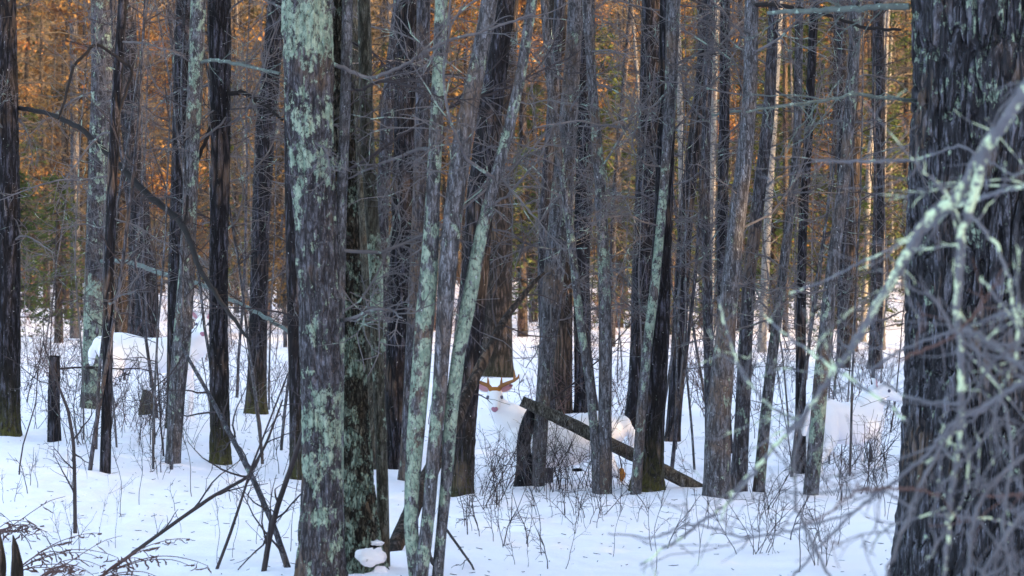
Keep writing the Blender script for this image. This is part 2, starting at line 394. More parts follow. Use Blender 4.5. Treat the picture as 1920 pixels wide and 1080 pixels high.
hero('T7a', 'bare_tree', 'dark narrow trunk touching the grey lichened one before the left deer', 'dark', (322, 805, 20), [(326, 650, 26), (330, 500, 29), (337, 300, 32), (343, 100, 34), (346, 0, 34)], 8, 'twig', moss=.3, blo=2.0)
hero('T7b', 'lichen_tree', 'grey lichen spotted trunk in front of the neck of the left deer', 'pale', (324, 868, 28, .1), [(331, 740, 32, .1), (341, 630, 34, .6), (350, 500, 30, .4), (359, 300, 28, .5), (368, 120, 28, .6), (372, 0, 30, .7)], 7, 'twig', flare=.1, blo=2.0)
hero('T8', 'pine_tree', 'straight dark trunk immediately right of the face of the left deer', 'dark', (413, 870, 38), [(411, 700, 37), (409, 550, 36), (413, 300, 37), (412, 100, 42), (411, 0, 46)], 9, 'twig', moss=.9, fur=.010, sides=40, step=.03, furk=40, furz=5, blo=2.0)
hero('T9', 'pine_tree', 'dark trunk with olive mossy foot, second trunk right of the left deer', 'dark', (480, 776, 38), [(483, 650, 35), (488, 450, 34), (497, 250, 38), (511, 100, 36), (518, 0, 32)], 9, 'twig', moss=1.)
hero('T10', 'bare_tree', 'dark trunk half hidden behind the left side of the big lichened trunk', 'dark', (560, 898, 32), [(556, 700, 30), (552, 500, 30), (548, 300, 30), (548, 0, 30)], 3, 'twig', moss=.6)
# front clump
hero('T11', 'lichen_tree', 'thick grey trunk blotched with pale green lichen in front, left of centre', 'grey', (602, 1092, 92, .5), [(601, 1000, 84, .65), (603, 900, 76, .7), (603, 850, 74, 1.0), (602, 760, 74, .95), (601, 700, 76, .3), (598, 560, 78, .45), (592, 400, 82, .4), (584, 300, 86, 1.0), (580, 220, 88, .7), (578, 150, 92, .5), (577, 90, 95, 1.15), (576, 0, 96, 1.1)], 4, 'twig', fur=.020, sides=110, step=.012, flare=.12, rough=.07, furk=30, furz=3.5, knots=14)
hero('T12', 'flaky_bark_tree', 'dark trunk with yellowish green flaking bark and flared snowy foot behind the thick lichened one', 'flake', (676, 1072, 84, .6), [(674, 1000, 76, .7), (668, 900, 68, .6), (660, 760, 62, .5), (654, 600, 58, .6), (648, 450, 54, .3), (642, 250, 46, .1), (634, 0, 38, .1)], 4, 'twig_dark', fur=.013, sides=100, step=.012, flare=.3, furk=60, furz=9, knots=14)
hero('T12b', 'lichen_sapling', 'narrow lichen striped stem squeezed between the thick front trunk and the flaky one', 'pale', (634, 1085, 24, .2), [(633, 960, 24, .3), (631, 880, 26, 1.3), (634, 760, 22, .8), (637, 600, 20, .9), (640, 400, 20, .2), (648, 200, 20), (652, 0, 20)], 2, 'twig', flare=.1, cat='sapling')
hero('T13', 'lichen_sapling', 'slim stem spotted with lichen just right of the snowy foot of the flaky trunk', 'olive', (719, 1062, 24, .2), [(717, 900, 23, .5), (712, 760, 22, .3), (707, 640, 23, .7), (706, 520, 26, 1.2), (698, 420, 26, .3), (688, 250, 26, .2), (682, 0, 24, .3)], 3, 'twig', flare=.06, cat='sapling', sides=24)
hero('T13b', 'bare_tree', 'smooth olive stem rising behind the slim lichened sapling in the central clump', 'olive', (700, 880, 28, .1), [(694, 700, 28, .1), (690, 540, 28), (680, 350, 28), (668, 150, 30), (662, 0, 30)], 2, 'twig', sides=20)
hero('T13c', 'bare_tree', 'grey stem leaning up right between the olive stem and the white flecked dark trunk', 'grey', (722, 850, 24, .3), [(722, 600, 24, .6), (716, 400, 24, .2), (728, 200, 26, .2), (745, 60, 28, .2), (752, 0, 28, .2)], 3, 'twig')
hero('T14', 'pine_tree', 'dark furrowed trunk with white flecks behind the central stems', 'dark', (744, 878, 42), [(745, 700, 46), (750, 550, 46), (759, 400, 48), (764, 200, 50), (770, 0, 46)], 3, 'twig', fur=.012, sides=44, step=.03, furk=40, furz=5)
hero('T14b', 'bare_tree', 'smooth grey stem in front of the white flecked dark trunk', 'grey', (762, 900, 26, .2), [(768, 760, 26, .2), (776, 600, 27, .1), (785, 420, 27), (791, 240, 27, .1), (794, 0, 26, .1)], 2, 'twig', sides=20)
hero('T15', 'lichen_tree', 'stem coated with bright pale green lichen, left arm of the low fork in front', 'pale', (782, 1082, 28, .6), [(771, 1000, 26, .8), (772, 920, 28, 0.89), (779, 820, 34, 1.03), (789, 700, 36, 1.10), (797, 590, 36, 0.96), (806, 480, 32, .8), (814, 330, 26, .7), (822, 150, 24, .8), (828, 0, 24, .9)], 3, 'twig', flare=.05, sides=32, step=.03)
hero('T15b', 'bare_tree', 'curved grey stem with a dark knot, right arm of the low fork in front', 'pale', (788, 1084, 26, .4), [(802, 980, 24, .4), (812, 860, 24, .5), (824, 740, 27, .1), (833, 600, 30), (840, 500, 34), (852, 380, 36, .2), (866, 270, 38, .1), (890, 150, 34), (908, 60, 32, .1), (918, 0, 32)], 3, 'twig', flare=.05, sides=32, step=.03, knots=12, blo=2.1)
hero('T16', 'lichen_sapling', 'thin leaning stem banded with pale green lichen curving up right, right of the low fork', 'pale', (820, 1086, 20, .2), [(828, 990, 20, .3), (837, 900, 22, .8), (846, 770, 26, 1.10), (860, 660, 26, 1.10), (880, 560, 28, 1.03), (902, 440, 24, 0.89), (925, 350, 22, .5), (950, 260, 21, .2), (975, 150, 20, .3), (998, 0, 20, .4)], 3, 'twig', flare=.05, sides=28, step=.03, cat='sapling', blo=2.1)
hero('T17', 'pine_tree', 'dark purplish trunk standing just left of the antlered buck', 'dark', (864, 927, 46, .0), [(870, 800, 46), (878, 680, 48), (890, 520, 52), (903, 350, 52), (920, 200, 46), (938, 80, 40), (948, 0, 36)], 4, 'twig', fur=.012, sides=48, step=.025, furk=40, furz=5, moss=.4, blo=2.1)
hero('T18', 'pine_tree', 'broad dark brown trunk standing behind the antlers of the buck', 'brown', (931, 706, 58), [(932, 600, 56), (935, 450, 54), (942, 250, 48), (950, 0, 44)], 6, 'twig_dark', moss=.3, blo=2.1)
# middle group
hero('T19', 'bare_tree', 'pale grey trunk right of the buck that the leaning log rests against', 'pale', (1008, 910, 28, .1), [(1014, 800, 27, .1), (1022, 700, 28, .1), (1034, 560, 38, .1), (1050, 400, 40, .4), (1064, 250, 36, .1), (1074, 100, 30), (1080, 0, 30)], 9, 'twig', flare=.06, sides=28, step=.03)
hero('T19b', 'dead_snag', 'broken black and grey dead snag under the upper end of the leaning log', 'dark', (980, 911, 30), [(983, 870, 28), (981, 830, 24), (988, 800, 26), (994, 775, 20), (999, 756, 7)], 1, 'twig_dark', cat='snag', top=False, flare=.1, rough=.14, blo=.4)
hero('T19c', 'bare_tree', 'slender brownish grey trunk touching the right side of the pale trunk by the log', 'grey', (1024, 905, 22), [(1030, 760, 22), (1022, 640, 20), (1018, 520, 22), (1022, 380, 20), (1036, 200, 20), (1050, 0, 20)], 7, 'twig')
hero('T20', 'brown_tree', 'reddish brown trunk just behind the leaning log, left of the black one', 'brown', (1052, 776, 40), [(1054, 680, 38), (1055, 560, 36), (1050, 400, 36), (1046, 200, 34), (1044, 0, 32)], 8, 'twig', flare=.1)
hero('T21', 'pine_tree', 'straight black trunk behind the leaning log, right of the reddish brown one', 'dark', (1100, 773, 44), [(1092, 650, 32), (1090, 500, 30), (1096, 330, 34), (1100, 150, 32), (1100, 0, 30)], 8, 'twig')
hero('T22', 'lichen_sapling', 'thin leaning left stem of the twin tree crossing the middle of the log', 'pale', (1122, 926, 22, .1), [(1116, 830, 17, .2), (1104, 710, 16, .4), (1090, 620, 15, .8), (1078, 520, 15, .7), (1066, 400, 15, .6), (1048, 290, 15, .3), (1030, 150, 14), (1020, 0, 14)], 5, 'twig', flare=.05, cat='sapling')
hero('T22b', 'lichen_tree', 'grey right stem of the twin tree crossing the middle of the log', 'pale', (1134, 926, 26, .1), [(1134, 800, 25, .2), (1135, 650, 24, .1), (1132, 500, 22, .6), (1126, 350, 22, .4), (1112, 180, 18, .3), (1100, 0, 18, .2)], 8, 'twig', flare=.05, sides=24)
hero('T23', 'pine_tree', 'thick black trunk with mossy foot crossed by the log, right of the twin tree', 'dark', (1212, 920, 58), [(1222, 780, 50), (1232, 640, 44), (1240, 500, 38), (1246, 330, 34), (1252, 150, 34), (1254, 0, 34)], 8, 'twig', moss=.9, fur=.012, sides=44, step=.03, furk=40, furz=5)
hero('T24', 'pine_tree', 'black trunk with narrow leaning foot behind the thin lichened stem by the log', 'dark', (1178, 810, 22), [(1188, 740, 24), (1198, 640, 32), (1204, 520, 40), (1211, 350, 40), (1218, 180, 38), (1222, 0, 38)], 8, 'twig')
hero('T24b', 'lichen_sapling', 'thin lichened stem standing against the thick black trunk behind the log', 'pale', (1192, 927, 20, .1), [(1202, 780, 18, .4), (1213, 650, 18, .5), (1226, 550, 18, .8), (1238, 430, 17, .9), (1247, 320, 17, .5), (1258, 180, 24, .2), (1262, 0, 26, .2)], 6, 'twig', flare=.04, cat='sapling', sides=20)
hero('T25', 'bare_tree', 'dark trunk leaning right, standing alone right of the thick black trunk', 'dark', (1260, 826, 26), [(1270, 700, 28), (1277, 550, 28), (1286, 400, 27), (1303, 260, 25), (1318, 130, 24), (1326, 0, 22)], 8, 'twig')
hero('T26', 'bare_tree', 'light grey trunk of the clump where the lower end of the log meets the snow', 'pale', (1344, 932, 52, .1), [(1346, 800, 46, .2), (1356, 680, 42, .2), (1366, 560, 32), (1380, 430, 32), (1396, 300, 30), (1406, 180, 27), (1410, 0, 26)], 8, 'twig', flare=.08, sides=36, step=.03)
hero('T26b', 'bare_tree', 'white flecked darker trunk on the right of the log end clump', 'grey', (1384, 922, 30, .2), [(1392, 780, 28, .3), (1398, 640, 26, .1), (1406, 500, 24), (1424, 360, 24, .2), (1440, 220, 22), (1452, 0, 20)], 8, 'twig', sides=20)
hero('T26c', 'lichen_sapling', 'slender stem in front on the left of the clump at the end of the log', 'grey', (1334, 880, 22, .2), [(1330, 700, 20, .3), (1325, 520, 18, .4), (1322, 350, 18, .2), (1326, 180, 16, .2), (1334, 0, 16)], 6, 'twig', cat='sapling')
hero('T26d', 'bare_tree', 'dark thin trunk behind the clump at the end of the log', 'dark', (1362, 850, 22), [(1356, 640, 20), (1353, 450, 20), (1358, 250, 20), (1360, 0, 19)], 7, 'twig')
hero('T27', 'lichen_sapling', 'thin greenish stem leaning right, between the log end clump and the black pole', 'pale', (1422, 923, 22, .5), [(1434, 800, 21, .7), (1446, 680, 20, .4), (1462, 560, 18, .1), (1478, 430, 17, .1), (1494, 280, 16), (1500, 0, 16, .3)], 6, 'twig', flare=.05, cat='sapling')
hero('T28', 'bare_tree', 'straight black pole-like trunk left of the third deer', 'dark', (1500, 888, 22), [(1501, 750, 20), (1501, 600, 18), (1505, 430, 17), (1516, 250, 17), (1528, 0, 17)], 7, 'twig', flare=.05)
hero('T29', 'lichen_tree', 'lichened grey green trunk immediately left of the third deer', 'pale', (1520, 927, 28, .7), [(1530, 820, 28, .6), (1540, 700, 28, .5), (1552, 580, 26, .2), (1570, 430, 23, .1), (1588, 290, 21, .3), (1600, 120, 22, .3), (1606, 0, 24, .6)], 7, 'twig', flare=.05, sides=24)
hero('T31', 'pine_tree', 'far dark trunk seen just left of the huge right trunk', 'dark', (1641, 692, 26), [(1644, 550, 24), (1648, 400, 22), (1650, 300, 20), (1650, 150, 18), (1648, 0, 18)], 7, 'twig')
hero('T32', 'brown_tree', 'far brown trunk behind the lichened trunk left of the third deer', 'brown', (1594, 660, 26), [(1598, 450, 24), (1606, 250, 20), (1612, 0, 20)], 7, 'twig_red')
hero('T33', 'birch_tree', 'white barked birch far behind the log end clump', 'birch', (1330, 668, 14), [(1334, 450, 13), (1338, 200, 12), (1344, 0, 12)], 4, 'twig_far' if 0 else 'twig_red')
hero('T34', 'birch_tree', 'white barked birch far behind the black pole-like trunk', 'birch', (1428, 660, 16), [(1440, 400, 15), (1452, 200, 14), (1462, 0, 14)], 4, 'twig_red')
hero('T35', 'birch_tree', 'pale birch leaning right beside the huge right trunk', 'birch', (1618, 640, 12), [(1630, 300, 11), (1652, 120, 10), (1664, 0, 10)], 4, 'twig_red')
# the huge trunk at right
hero('T30', 'oak_tree', 'huge deeply furrowed bluish grey trunk filling the right edge', 'big', (1878, 1120, 410, .1), [(1880, 1000, 402, .2), (1886, 850, 392, .1), (1890, 700, 386, .2), (1893, 500, 382, .3), (1895, 300, 380, .3), (1897, 150, 376, .5), (1898, 0, 374, .5)], 3, 'twig', fur=.05, sides=480, step=.011, flare=.10, rough=.03, furk=14, furz=2.6, gw=.13, knots=3, hi=4)

# ------------------------------------------------------------------ named branches on the heroes
def path_branch(key, pts, mat, dy=0., twigs=6, name='branch', dyend=None, tr=.0025, tl=.35):
    """a branch of a tree, laid through points given at the tree's own distance; it bends towards/away by dy"""
    root = TREES[key]; G = root.location; n = len(pts); rng = np.random.default_rng(len(pts)*7+int(pts[0][0]))
    P = []
    for k, (x, y, wd) in enumerate(pts):
        Yk = G.y + dy*(k/(n-1)) if dyend is None else G.y+dyend[k]
        q = at(x, y, Yk); P.append([q.x-G.x, Yk-G.y, q.z-G.z, wd/2*Yk/F])
    Q = interp_path(np.array(P), max(16, n*6)); b = MB()
    j = Q[:, :3]; j[1:-1] += rng.normal(0, .004, (len(Q)-2, 3))
    b.tube(j, Q[:, 3], 7)
    for t in range(twigs):
        k = rng.integers(3, len(Q)-1); tg = Q[k, :3]-Q[k-1, :3]; tg /= np.linalg.norm(tg)+1e-9
        tw = wander(Q[k, :3], tg*.7+rng.normal(0, .6, 3), tl*rng.uniform(.4, 1.6), 7, rng, .18)
        b.tube(tw, np.linspace(min(Q[k, 3]*.6, tr*1.6), tr*.7, 8), 4)
        for u in range(3):
            kk = rng.integers(1, 7); t2 = wander(tw[kk], (tw[kk]-tw[kk-1])*9/tl+rng.normal(0, .6, 3), tl*rng.uniform(.15, .5), 4, rng, .2); b.tube(t2, np.linspace(tr*.8, tr*.5, 5), 3)
    return link(name, b.mesh('branch_long', M[mat]), root)
path_branch('T1', [(36, 203, 9), (90, 212, 9), (150, 238, 10), (215, 300, 11), (262, 352, 13), (335, 410, 12), (358, 455, 11), (372, 500, 10), (400, 545, 9), (432, 590, 8), (470, 645, 5)], 'twig_black', -5., 16)
path_branch('T3', [(222, 215, 6), (250, 130, 6), (180, 80, 6), (140, 120, 6), (120, 190, 5), (110, 222, 4)], 'twig_black', -.6, 6)
path_branch('T8', [(414, 182, 8), (400, 225, 8), (375, 290, 7), (355, 340, 7), (348, 400, 6), (345, 425, 5)], 'twig_black', -.5, 4)
path_branch('T8', [(420, 178, 9), (455, 172, 9), (500, 200, 8), (530, 225, 5)], 'twig_black', -.4, 5)
path_branch('T4', [(185, 490, 9), (240, 490, 9), (300, 512, 9), (370, 530, 8), (430, 560, 8), (500, 595, 8), (560, 634, 6)], 'liptwig', -6., 14)
path_branch('T7b', [(370, 118, 6), (400, 112, 7), (440, 118, 7), (480, 128, 6), (525, 138, 6)], 'liptwig', -.8, 7)
path_branch('T11', [(625, 120, 8), (700, 150, 7), (760, 120, 7), (830, 80, 6), (930, 50, 5), (1000, 25, 4)], 'twig', -.5, 12)
path_branch('T30', [(1705, 12, 13), (1640, 14, 12), (1560, 18, 11), (1480, 22, 9), (1440, 24, 7)], 'liptwig', .3, 9)
path_branch('T26', [(1404, 10, 7), (1440, 8, 10), (1480, 12, 8), (1560, 30, 6), (1620, 52, 7), (1690, 56, 5)], 'twig_black', -.5, 6)
path_branch('T30', [(1716, 190, 7), (1660, 182, 7), (1600, 176, 6), (1540, 190, 6), (1480, 196, 5), (1400, 210, 4)], 'liptwig', -1.5, 12)
path_branch('T30', [(1740, 300, 5), (1680, 300, 5), (1600, 302, 4), (1520, 300, 4)], 'twig', -2.5, 8)
path_branch('T23', [(1250, 330, 6), (1180, 240, 5), (1130, 235, 5), (1080, 225, 4), (1000, 240, 3)], 'twig', -.7, 10)
path_branch('T25', [(1300, 220, 5), (1340, 215, 5), (1390, 208, 5), (1450, 195, 4)], 'liptwig', -.5, 8)
path_branch('T16', [(935, 330, 4), (980, 380, 4), (1020, 430, 3), (1060, 470, 3)], 'twig', -.5, 12)
path_branch('T17', [(900, 400, 5), (960, 360, 5), (1010, 300, 4), (1040, 230, 3)], 'twig', -.3, 12)

# ------------------------------------------------------------------ fallen and leaning wood
def limb(name, label, cat, pts, mat, depths, twigs=5, tl=.35, sides=12, lich=0., rough=.06, tm=None, group=None):
    rng = np.random.default_rng(int(pts[0][0])+7)
    P = []
    for (x, y, wd), Yk in zip(pts, depths):
        q = at(x, y, Yk); P.append([q.x, q.y, q.z, wd/2*Yk/F, lich])
    P = np.array(P); G = Vector(P[0, :3]); root = thing(name, label, cat, G, 0, group); P[:, :3] -= np.array(G)
    Q = interp_path(P, max(24, len(P)*10)); b = MB(); o = rng.uniform(0, 20)
    def fn(R, th, n_):
        z = np.linspace(0, 8, n_)[:, None]; return R*(1+rough*2*fbm(np.cos(th)*1.5+o, np.sin(th)*1.5, z*3, 3))
    b.tube(Q[:, :3], Q[:, 3], sides, fn, lichen=Q[:, 4], moss=0.)
    # closed ends
    link('stem', b.mesh('stem', M[mat]), root)
    for t in range(twigs):
        k = int(rng.integers(4, len(Q)-1)); tg = Q[k, :3]-Q[k-1, :3]; tg /= np.linalg.norm(tg)
        bb = MB(); tw = wander(Q[k, :3], tg*.8+rng.normal(0, .5, 3), tl*rng.uniform(.5, 1.5), 7, rng, .17); bb.tube(tw, np.linspace(min(Q[k, 3]*.55, .008), .0022, 8), 4)
        for u in range(3):
            kk = int(rng.integers(1, 7)); t2 = wander(tw[kk], (tw[kk]-tw[kk-1])*6/tl+rng.normal(0, .5, 3), tl*rng.uniform(.2, .5), 4, rng, .2); bb.tube(t2, np.linspace(.0025, .0016, 5), 3)
        link('branch', bb.mesh('twiglet', M[tm or mat]), root)
    return root
d0 = TREES['T19'].location.y
limb('leaning_log', 'long bare grey log slanting down right from the snag to the clump of trunks', 'log', [(978, 752, 20), (1000, 762, 22), (1040, 780, 24), (1110, 815, 25), (1180, 850, 25), (1250, 885, 25), (1325, 925, 24)], 'cut', [d0-.25]*7, 2, .2, 16)
limb('fallen_log', 'dark rotten branch slanting up right across the foot of the central clump', 'log', [(722, 1062, 26), (748, 1010, 30), (785, 930, 32), (825, 850, 30), (862, 770, 26), (900, 690, 20), (945, 600, 14), (1000, 530, 9), (1020, 512, 5)], 'brown', [19.2, 19.5, 20, 20.5, 21, 21.3, 21.6, 21.9, 22], 7, .5, 18, rough=.12, tm='twig_dark')
limb('arching_sapling', 'thin bare sapling leaning up left over open snow, its top before the left deer', 'sapling', [(548, 1090, 13), (515, 990, 11), (480, 910, 11), (440, 830, 10), (395, 745, 8), (352, 670, 7), (335, 640, 5)], 'grey', [18.6, 18.9, 19.2, 19.6, 20, 20.4, 20.6], 9, .5, 8, .1, tm='twig_dark')
limb('fallen_branch', 'thin dark stick slanting up right over the snow to the arching sapling', 'branch', [(205, 1070, 6), (270, 1022, 7), (335, 975, 7), (400, 930, 7), (465, 895, 6), (500, 830, 5), (530, 750, 3)], 'twig_dark', [19.0, 19.1, 19.2, 19.3, 19.4, 19.6, 19.8], 7, .4, 6)
limb('bent_sapling', 'thin dark curved sapling leaning right, just left of the thick lichened trunk', 'sapling', [(492, 1090, 11), (505, 1010, 11), (520, 950, 11), (548, 870, 10), (575, 790, 8), (590, 740, 5)], 'twig_dark', [18.4]*6, 7, .45, 7)
limb('dead_stick', 'slender dark stem rising from the snow below the arching sapling', 'sapling', [(400, 1085, 6), (432, 1000, 6), (455, 930, 5), (470, 880, 4), (540, 700, 3)], 'twig_dark', [18.7]*5, 4, .3, 6)
limb('slim_sapling', 'thin straight dark sapling standing in the snow left of the slim dark trunk', 'sapling', [(141, 1000, 8), (140, 900, 7), (138, 830, 7), (128, 770, 6), (112, 730, 4), (80, 640, 3)], 'twig_dark', [on_ground(141, 1000).y]*6, 7, .35, 7)
limb('broken_stick', 'short dark stick poking down right from the foot of the forked stems', 'stick', [(790, 1020, 10), (815, 1060, 9), (850, 1100, 7)], 'twig_dark', [18.6, 18.3, 18.1], 2, .3, 7)
limb('thin_stick', 'thin curved stick reaching from the forked stems to the right over the snow', 'stick', [(835, 990, 5), (860, 1025, 5), (885, 1060, 4), (895, 1085, 3)], 'twig_dark', [18.9, 18.7, 18.4, 18.2], 2, .3, 6)

# ------------------------------------------------------------------ blurred bough close to the camera at right
def near_bough():
    rw = .68
    root = thing('dead_bough', 'blurred dead bough with blue grey bark and yellow green lichen before the huge right trunk', 'branch', at(1990, 60, 7.6))
    G = np.array(root.location)
    def br(pts, Y0, Y1, mat='near', nt=5, tl=.35, seed=0, tr=.004):
        n = len(pts); rng = np.random.default_rng(seed+int(pts[0][0])); P = []
        for k, (x, y, wd) in enumerate(pts):
            Yk = Y0+(Y1-Y0)*k/(n-1); q = at(x, y, Yk); P.append([q.x-G[0], q.y-G[1], q.z-G[2], wd*rw/2*Yk/F])
        Q = interp_path(np.array(P), n*7); Q[1:-1, :3] += rng.normal(0, .0025, (len(Q)-2, 3)); o = rng.uniform(0, 9)
        b = MB(); b.tube(Q[:, :3], Q[:, 3], 10, lambda R, th, m: R*(1+.3*fbm(np.cos(th)+o, np.sin(th), np.linspace(0, m*.35, m)[:, None], 2)))
        for t in range(nt):
            k = int(rng.integers(2, len(Q)-1)); tg = Q[k, :3]-Q[k-1, :3]; tg /= np.linalg.norm(tg)+1e-9
            tw = wander(Q[k, :3], tg*.6+rng.normal(0, .6, 3), tl*rng.uniform(.4, 1.3), 8, rng, .17); b.tube(tw, np.linspace(min(Q[k, 3]*.5, tr), tr*.35, 9), 5)
            for u in range(2):
                kk = int(rng.integers(1, 8)); t2 = wander(tw[kk], (tw[kk]-tw[kk-1])*5/tl+rng.normal(0, .6, 3), tl*rng.uniform(.15, .45), 5, rng, .2); b.tube(t2, np.linspace(tr*.5, tr*.25, 6), 4)
        link('branch', b.mesh('bough', M[mat]), root)
    br([(1990, 60, 40), (1925, 165, 38), (1880, 235, 34), (1850, 270, 32), (1800, 365, 32), (1730, 420, 30), (1690, 500, 28), (1640, 575, 24), (1600, 650, 20), (1560, 700, 16), (1510, 780, 13), (1440, 850, 11), (1375, 935, 10), (1300, 990, 9), (1200, 1060, 6)], 7.6, 8.6, nt=10)
    br([(1855, 268, 28), (1835, 330, 28), (1822, 380, 26), (1800, 450, 24), (1796, 560, 23), (1798, 620, 22), (1804, 700, 20), (1800, 820, 17), (1780, 950, 14), (1770, 1090, 12)], 7.8, 8.0, nt=7)
    br([(1990, 350, 10), (1900, 352, 11), (1850, 368, 13), (1790, 385, 13), (1740, 430, 9), (1660, 470, 7), (1560, 520, 6), (1480, 550, 4)], 8.2, 9.2, nt=5)
    br([(1990, 300, 6), (1900, 330, 6), (1800, 270, 6), (1720, 300, 6), (1640, 302, 6), (1530, 302, 5)], 8.5, 9.5, 'neartwig', 5)
    br([(1990, 560, 9), (1900, 580, 12), (1850, 600, 9), (1760, 630, 9), (1690, 655, 9), (1620, 700, 7), (1550, 750, 5)], 8.0, 8.6, 'neartwig', 6)
    br([(1804, 615, 16), (1860, 640, 15), (1930, 700, 14), (1990, 740, 12)], 7.9, 7.7, 'neartwig', 4)
    br([(1820, 400, 9), (1870, 460, 10), (1895, 540, 9), (1910, 620, 8), (1900, 700, 7)], 7.8, 7.6, 'near', 4)
    br([(1990, 660, 14), (1920, 715, 14), (1850, 760, 13), (1790, 790, 13), (1740, 850, 12), (1680, 900, 10), (1600, 960, 9), (1540, 1020, 8), (1480, 1090, 6)], 7.4, 8.2, 'neartwig', 7)
    br([(1990, 800, 12), (1900, 870, 12), (1840, 930, 12), (1820, 1000, 12), (1815, 1090, 11)], 7.6, 7.4, 'neartwig', 6)
    br([(1700, 790, 10), (1640, 740, 10), (1560, 690, 10), (1490, 640, 8), (1440, 600, 6)], 7.9, 8.4, 'near', 4)
    br([(1990, 900, 11), (1920, 960, 11), (1860, 1040, 10), (1830, 1100, 10)], 7.1, 7.1, 'neartwig', 8)
    br([(1660, 1090, 9), (1690, 1000, 10), (1730, 900, 10), (1790, 800, 9), (1850, 690, 8), (1930, 620, 7)], 7.5, 7.7, 'neartwig', 6)
    br([(1560, 1090, 8), (1520, 1010, 9), (1490, 950, 9), (1490, 860, 8), (1510, 780, 7)], 8.2, 8.4, 'neartwig', 6)
    br([(1900, 1100, 9), (1880, 980, 10), (1900, 850, 9), (1880, 740, 8), (1820, 640, 6)], 7.2, 7.5, 'neartwig', 8)
    br([(1990, 690, 8), (1930, 640, 8), (1870, 560, 8), (1840, 520, 6)], 7.3, 7.4, 'near', 4)
    br([(1600, 960, 7), (1500, 990, 7), (1400, 1010, 7), (1300, 980, 6), (1220, 1010, 5), (1140, 1000, 4)], 8.3, 9.0, 'neartwig', 7)
    br([(1500, 790, 9), (1440, 760, 8), (1390, 700, 7), (1370, 640, 6), (1345, 560, 5)], 8.4, 8.8, 'near', 4)
    for k in range(13):
        rng = np.random.default_rng(900+k); x = rng.uniform(1680, 1960); y = rng.uniform(660, 1090)
        p = [(x, y, 8)]; a = rng.uniform(0, 6.28)
        for q in range(5):
            a += rng.normal(0, .3); x += math.cos(a)*55; y += math.sin(a)*55; p.append((x, y, 8-q))
        br(p, 7.3+rng.uniform(0, .8), 7.6+rng.uniform(0, .8), ('twig_red', 'neartwig', 'near', 'neartwig')[k % 4], 3, .25, 50+k)
near_bough()

# ------------------------------------------------------------------ shrubs and young stems in the snow
def shrub_mesh(seed, n, hgt, mat, splay=.5, r=.0055, tw=5):
    rng = np.random.default_rng(seed); out = []
    b = MB()
    for s in range(n):
        a = rng.uniform(0, 6.28); sp = rng.uniform(.1, splay)
        st = wander((rng.normal(0, .05), rng.normal(0, .05), -.06), (math.cos(a)*sp, math.sin(a)*sp, 1), hgt*rng.uniform(.5, 1.1), 9, rng, .11)
        rr = r*rng.uniform(.6, 1.1); b.tube(st, np.linspace(rr, rr*.4, 10), 4)
        for t in range(tw):
            k = int(rng.integers(3, 9)); g_ = st[k]-st[k-1]; g_ /= np.linalg.norm(g_)
            t1 = wander(st[k], g_+rng.normal(0, .6, 3), hgt*rng.uniform(.12, .4), 5, rng, .17, .02); b.tube(t1, np.linspace(rr*.6, rr*.3, 6), 3)
            for u in range(2):
                kk = int(rng.integers(1, 5)); t2 = wander(t1[kk], (t1[kk]-t1[kk-1])*6+rng.normal(0, .5, 3), hgt*rng.uniform(.05, .16), 3, rng, .2); b.tube(t2, np.linspace(rr*.4, rr*.25, 4), 3)
    return b.mesh('shrub', M[mat])
SH = [shrub_mesh(20, 4, .75, 'twig_dark', .5), shrub_mesh(21, 6, 1.0, 'twig_dark', .7), shrub_mesh(22, 2, .6, 'twig_dark', .3), shrub_mesh(23, 8, 1.2, 'twig', .8, tw=7),
      shrub_mesh(24, 3, .45, 'twig_red', .6), shrub_mesh(25, 7, .9, 'twig_red', .7, tw=7), shrub_mesh(26, 1, .9, 'twig_dark', .25, .006, 6), shrub_mesh(27, 1, .5, 'twig_dark', .35, .005, 4)]
LM = [(-60, 'at the left edge'), (70, 'above the short dark stub'), (200, 'behind the back of the left deer'), (330, 'behind the head of the left deer'), (450, 'right of the left deer'), (540, 'behind the thick lichened trunk'),
      (700, 'behind the central clump'), (840, 'behind the antlered buck'), (960, 'behind the top of the log'), (1080, 'behind the twin tree'), (1180, 'behind the thick black trunk'), (1290, 'behind the log end clump'),
      (1420, 'behind the black pole-like trunk'), (1540, 'just left of the huge trunk'), (1700, 'hidden by the huge trunk')]
LF = [(-60, 'at the left edge'), (70, 'below the short dark stub'), (160, 'by the slim dark trunk'), (260, 'in the middle of the left snow'), (370, 'near the arching sapling'), (480, 'left of the thick lichened trunk'),
      (700, 'below the central clump'), (840, 'below the dark purplish trunk'), (900, 'below the buck'), (970, 'below the snag'), (1060, 'below the twin tree'), (1160, 'below the thick black trunk'), (1260, 'below the end of the log'),
      (1400, 'below the black pole-like trunk'), (1500, 'below the third deer'), (1600, 'beside the huge trunk foot')]
def place(px, T): return [b_ for a_, b_ in T if px >= a_ or a_ == -60][-1]
VD = ['sparse bare shrub', 'spreading bare shrub', 'low two stemmed twigs', 'dense grey shrub', 'small reddish twigs', 'dense reddish shrub', 'single bare seedling', 'tiny bare seedling']
def shrub(px, py, v, sc, label, grp, rz=None):
    label = VD[v]+' '+(('far off ' if py < 660 else '')+place(px, LM) if py < 745 else ('in the snow ' if py > 950 else '')+place(px, LF)); grp = 'bare shrubs and seedlings in the snow'
    p = on_ground(px, py)
    o = link('bare_shrub' if v not in (6, 7) else 'bare_seedling', SH[v], None, p, (random.gauss(0, .06), random.gauss(0, .06), random.uniform(0, 6.28) if rz is None else rz), sc)
    tag(o, label, 'shrub' if v not in (6, 7) else 'seedling', grp); return o
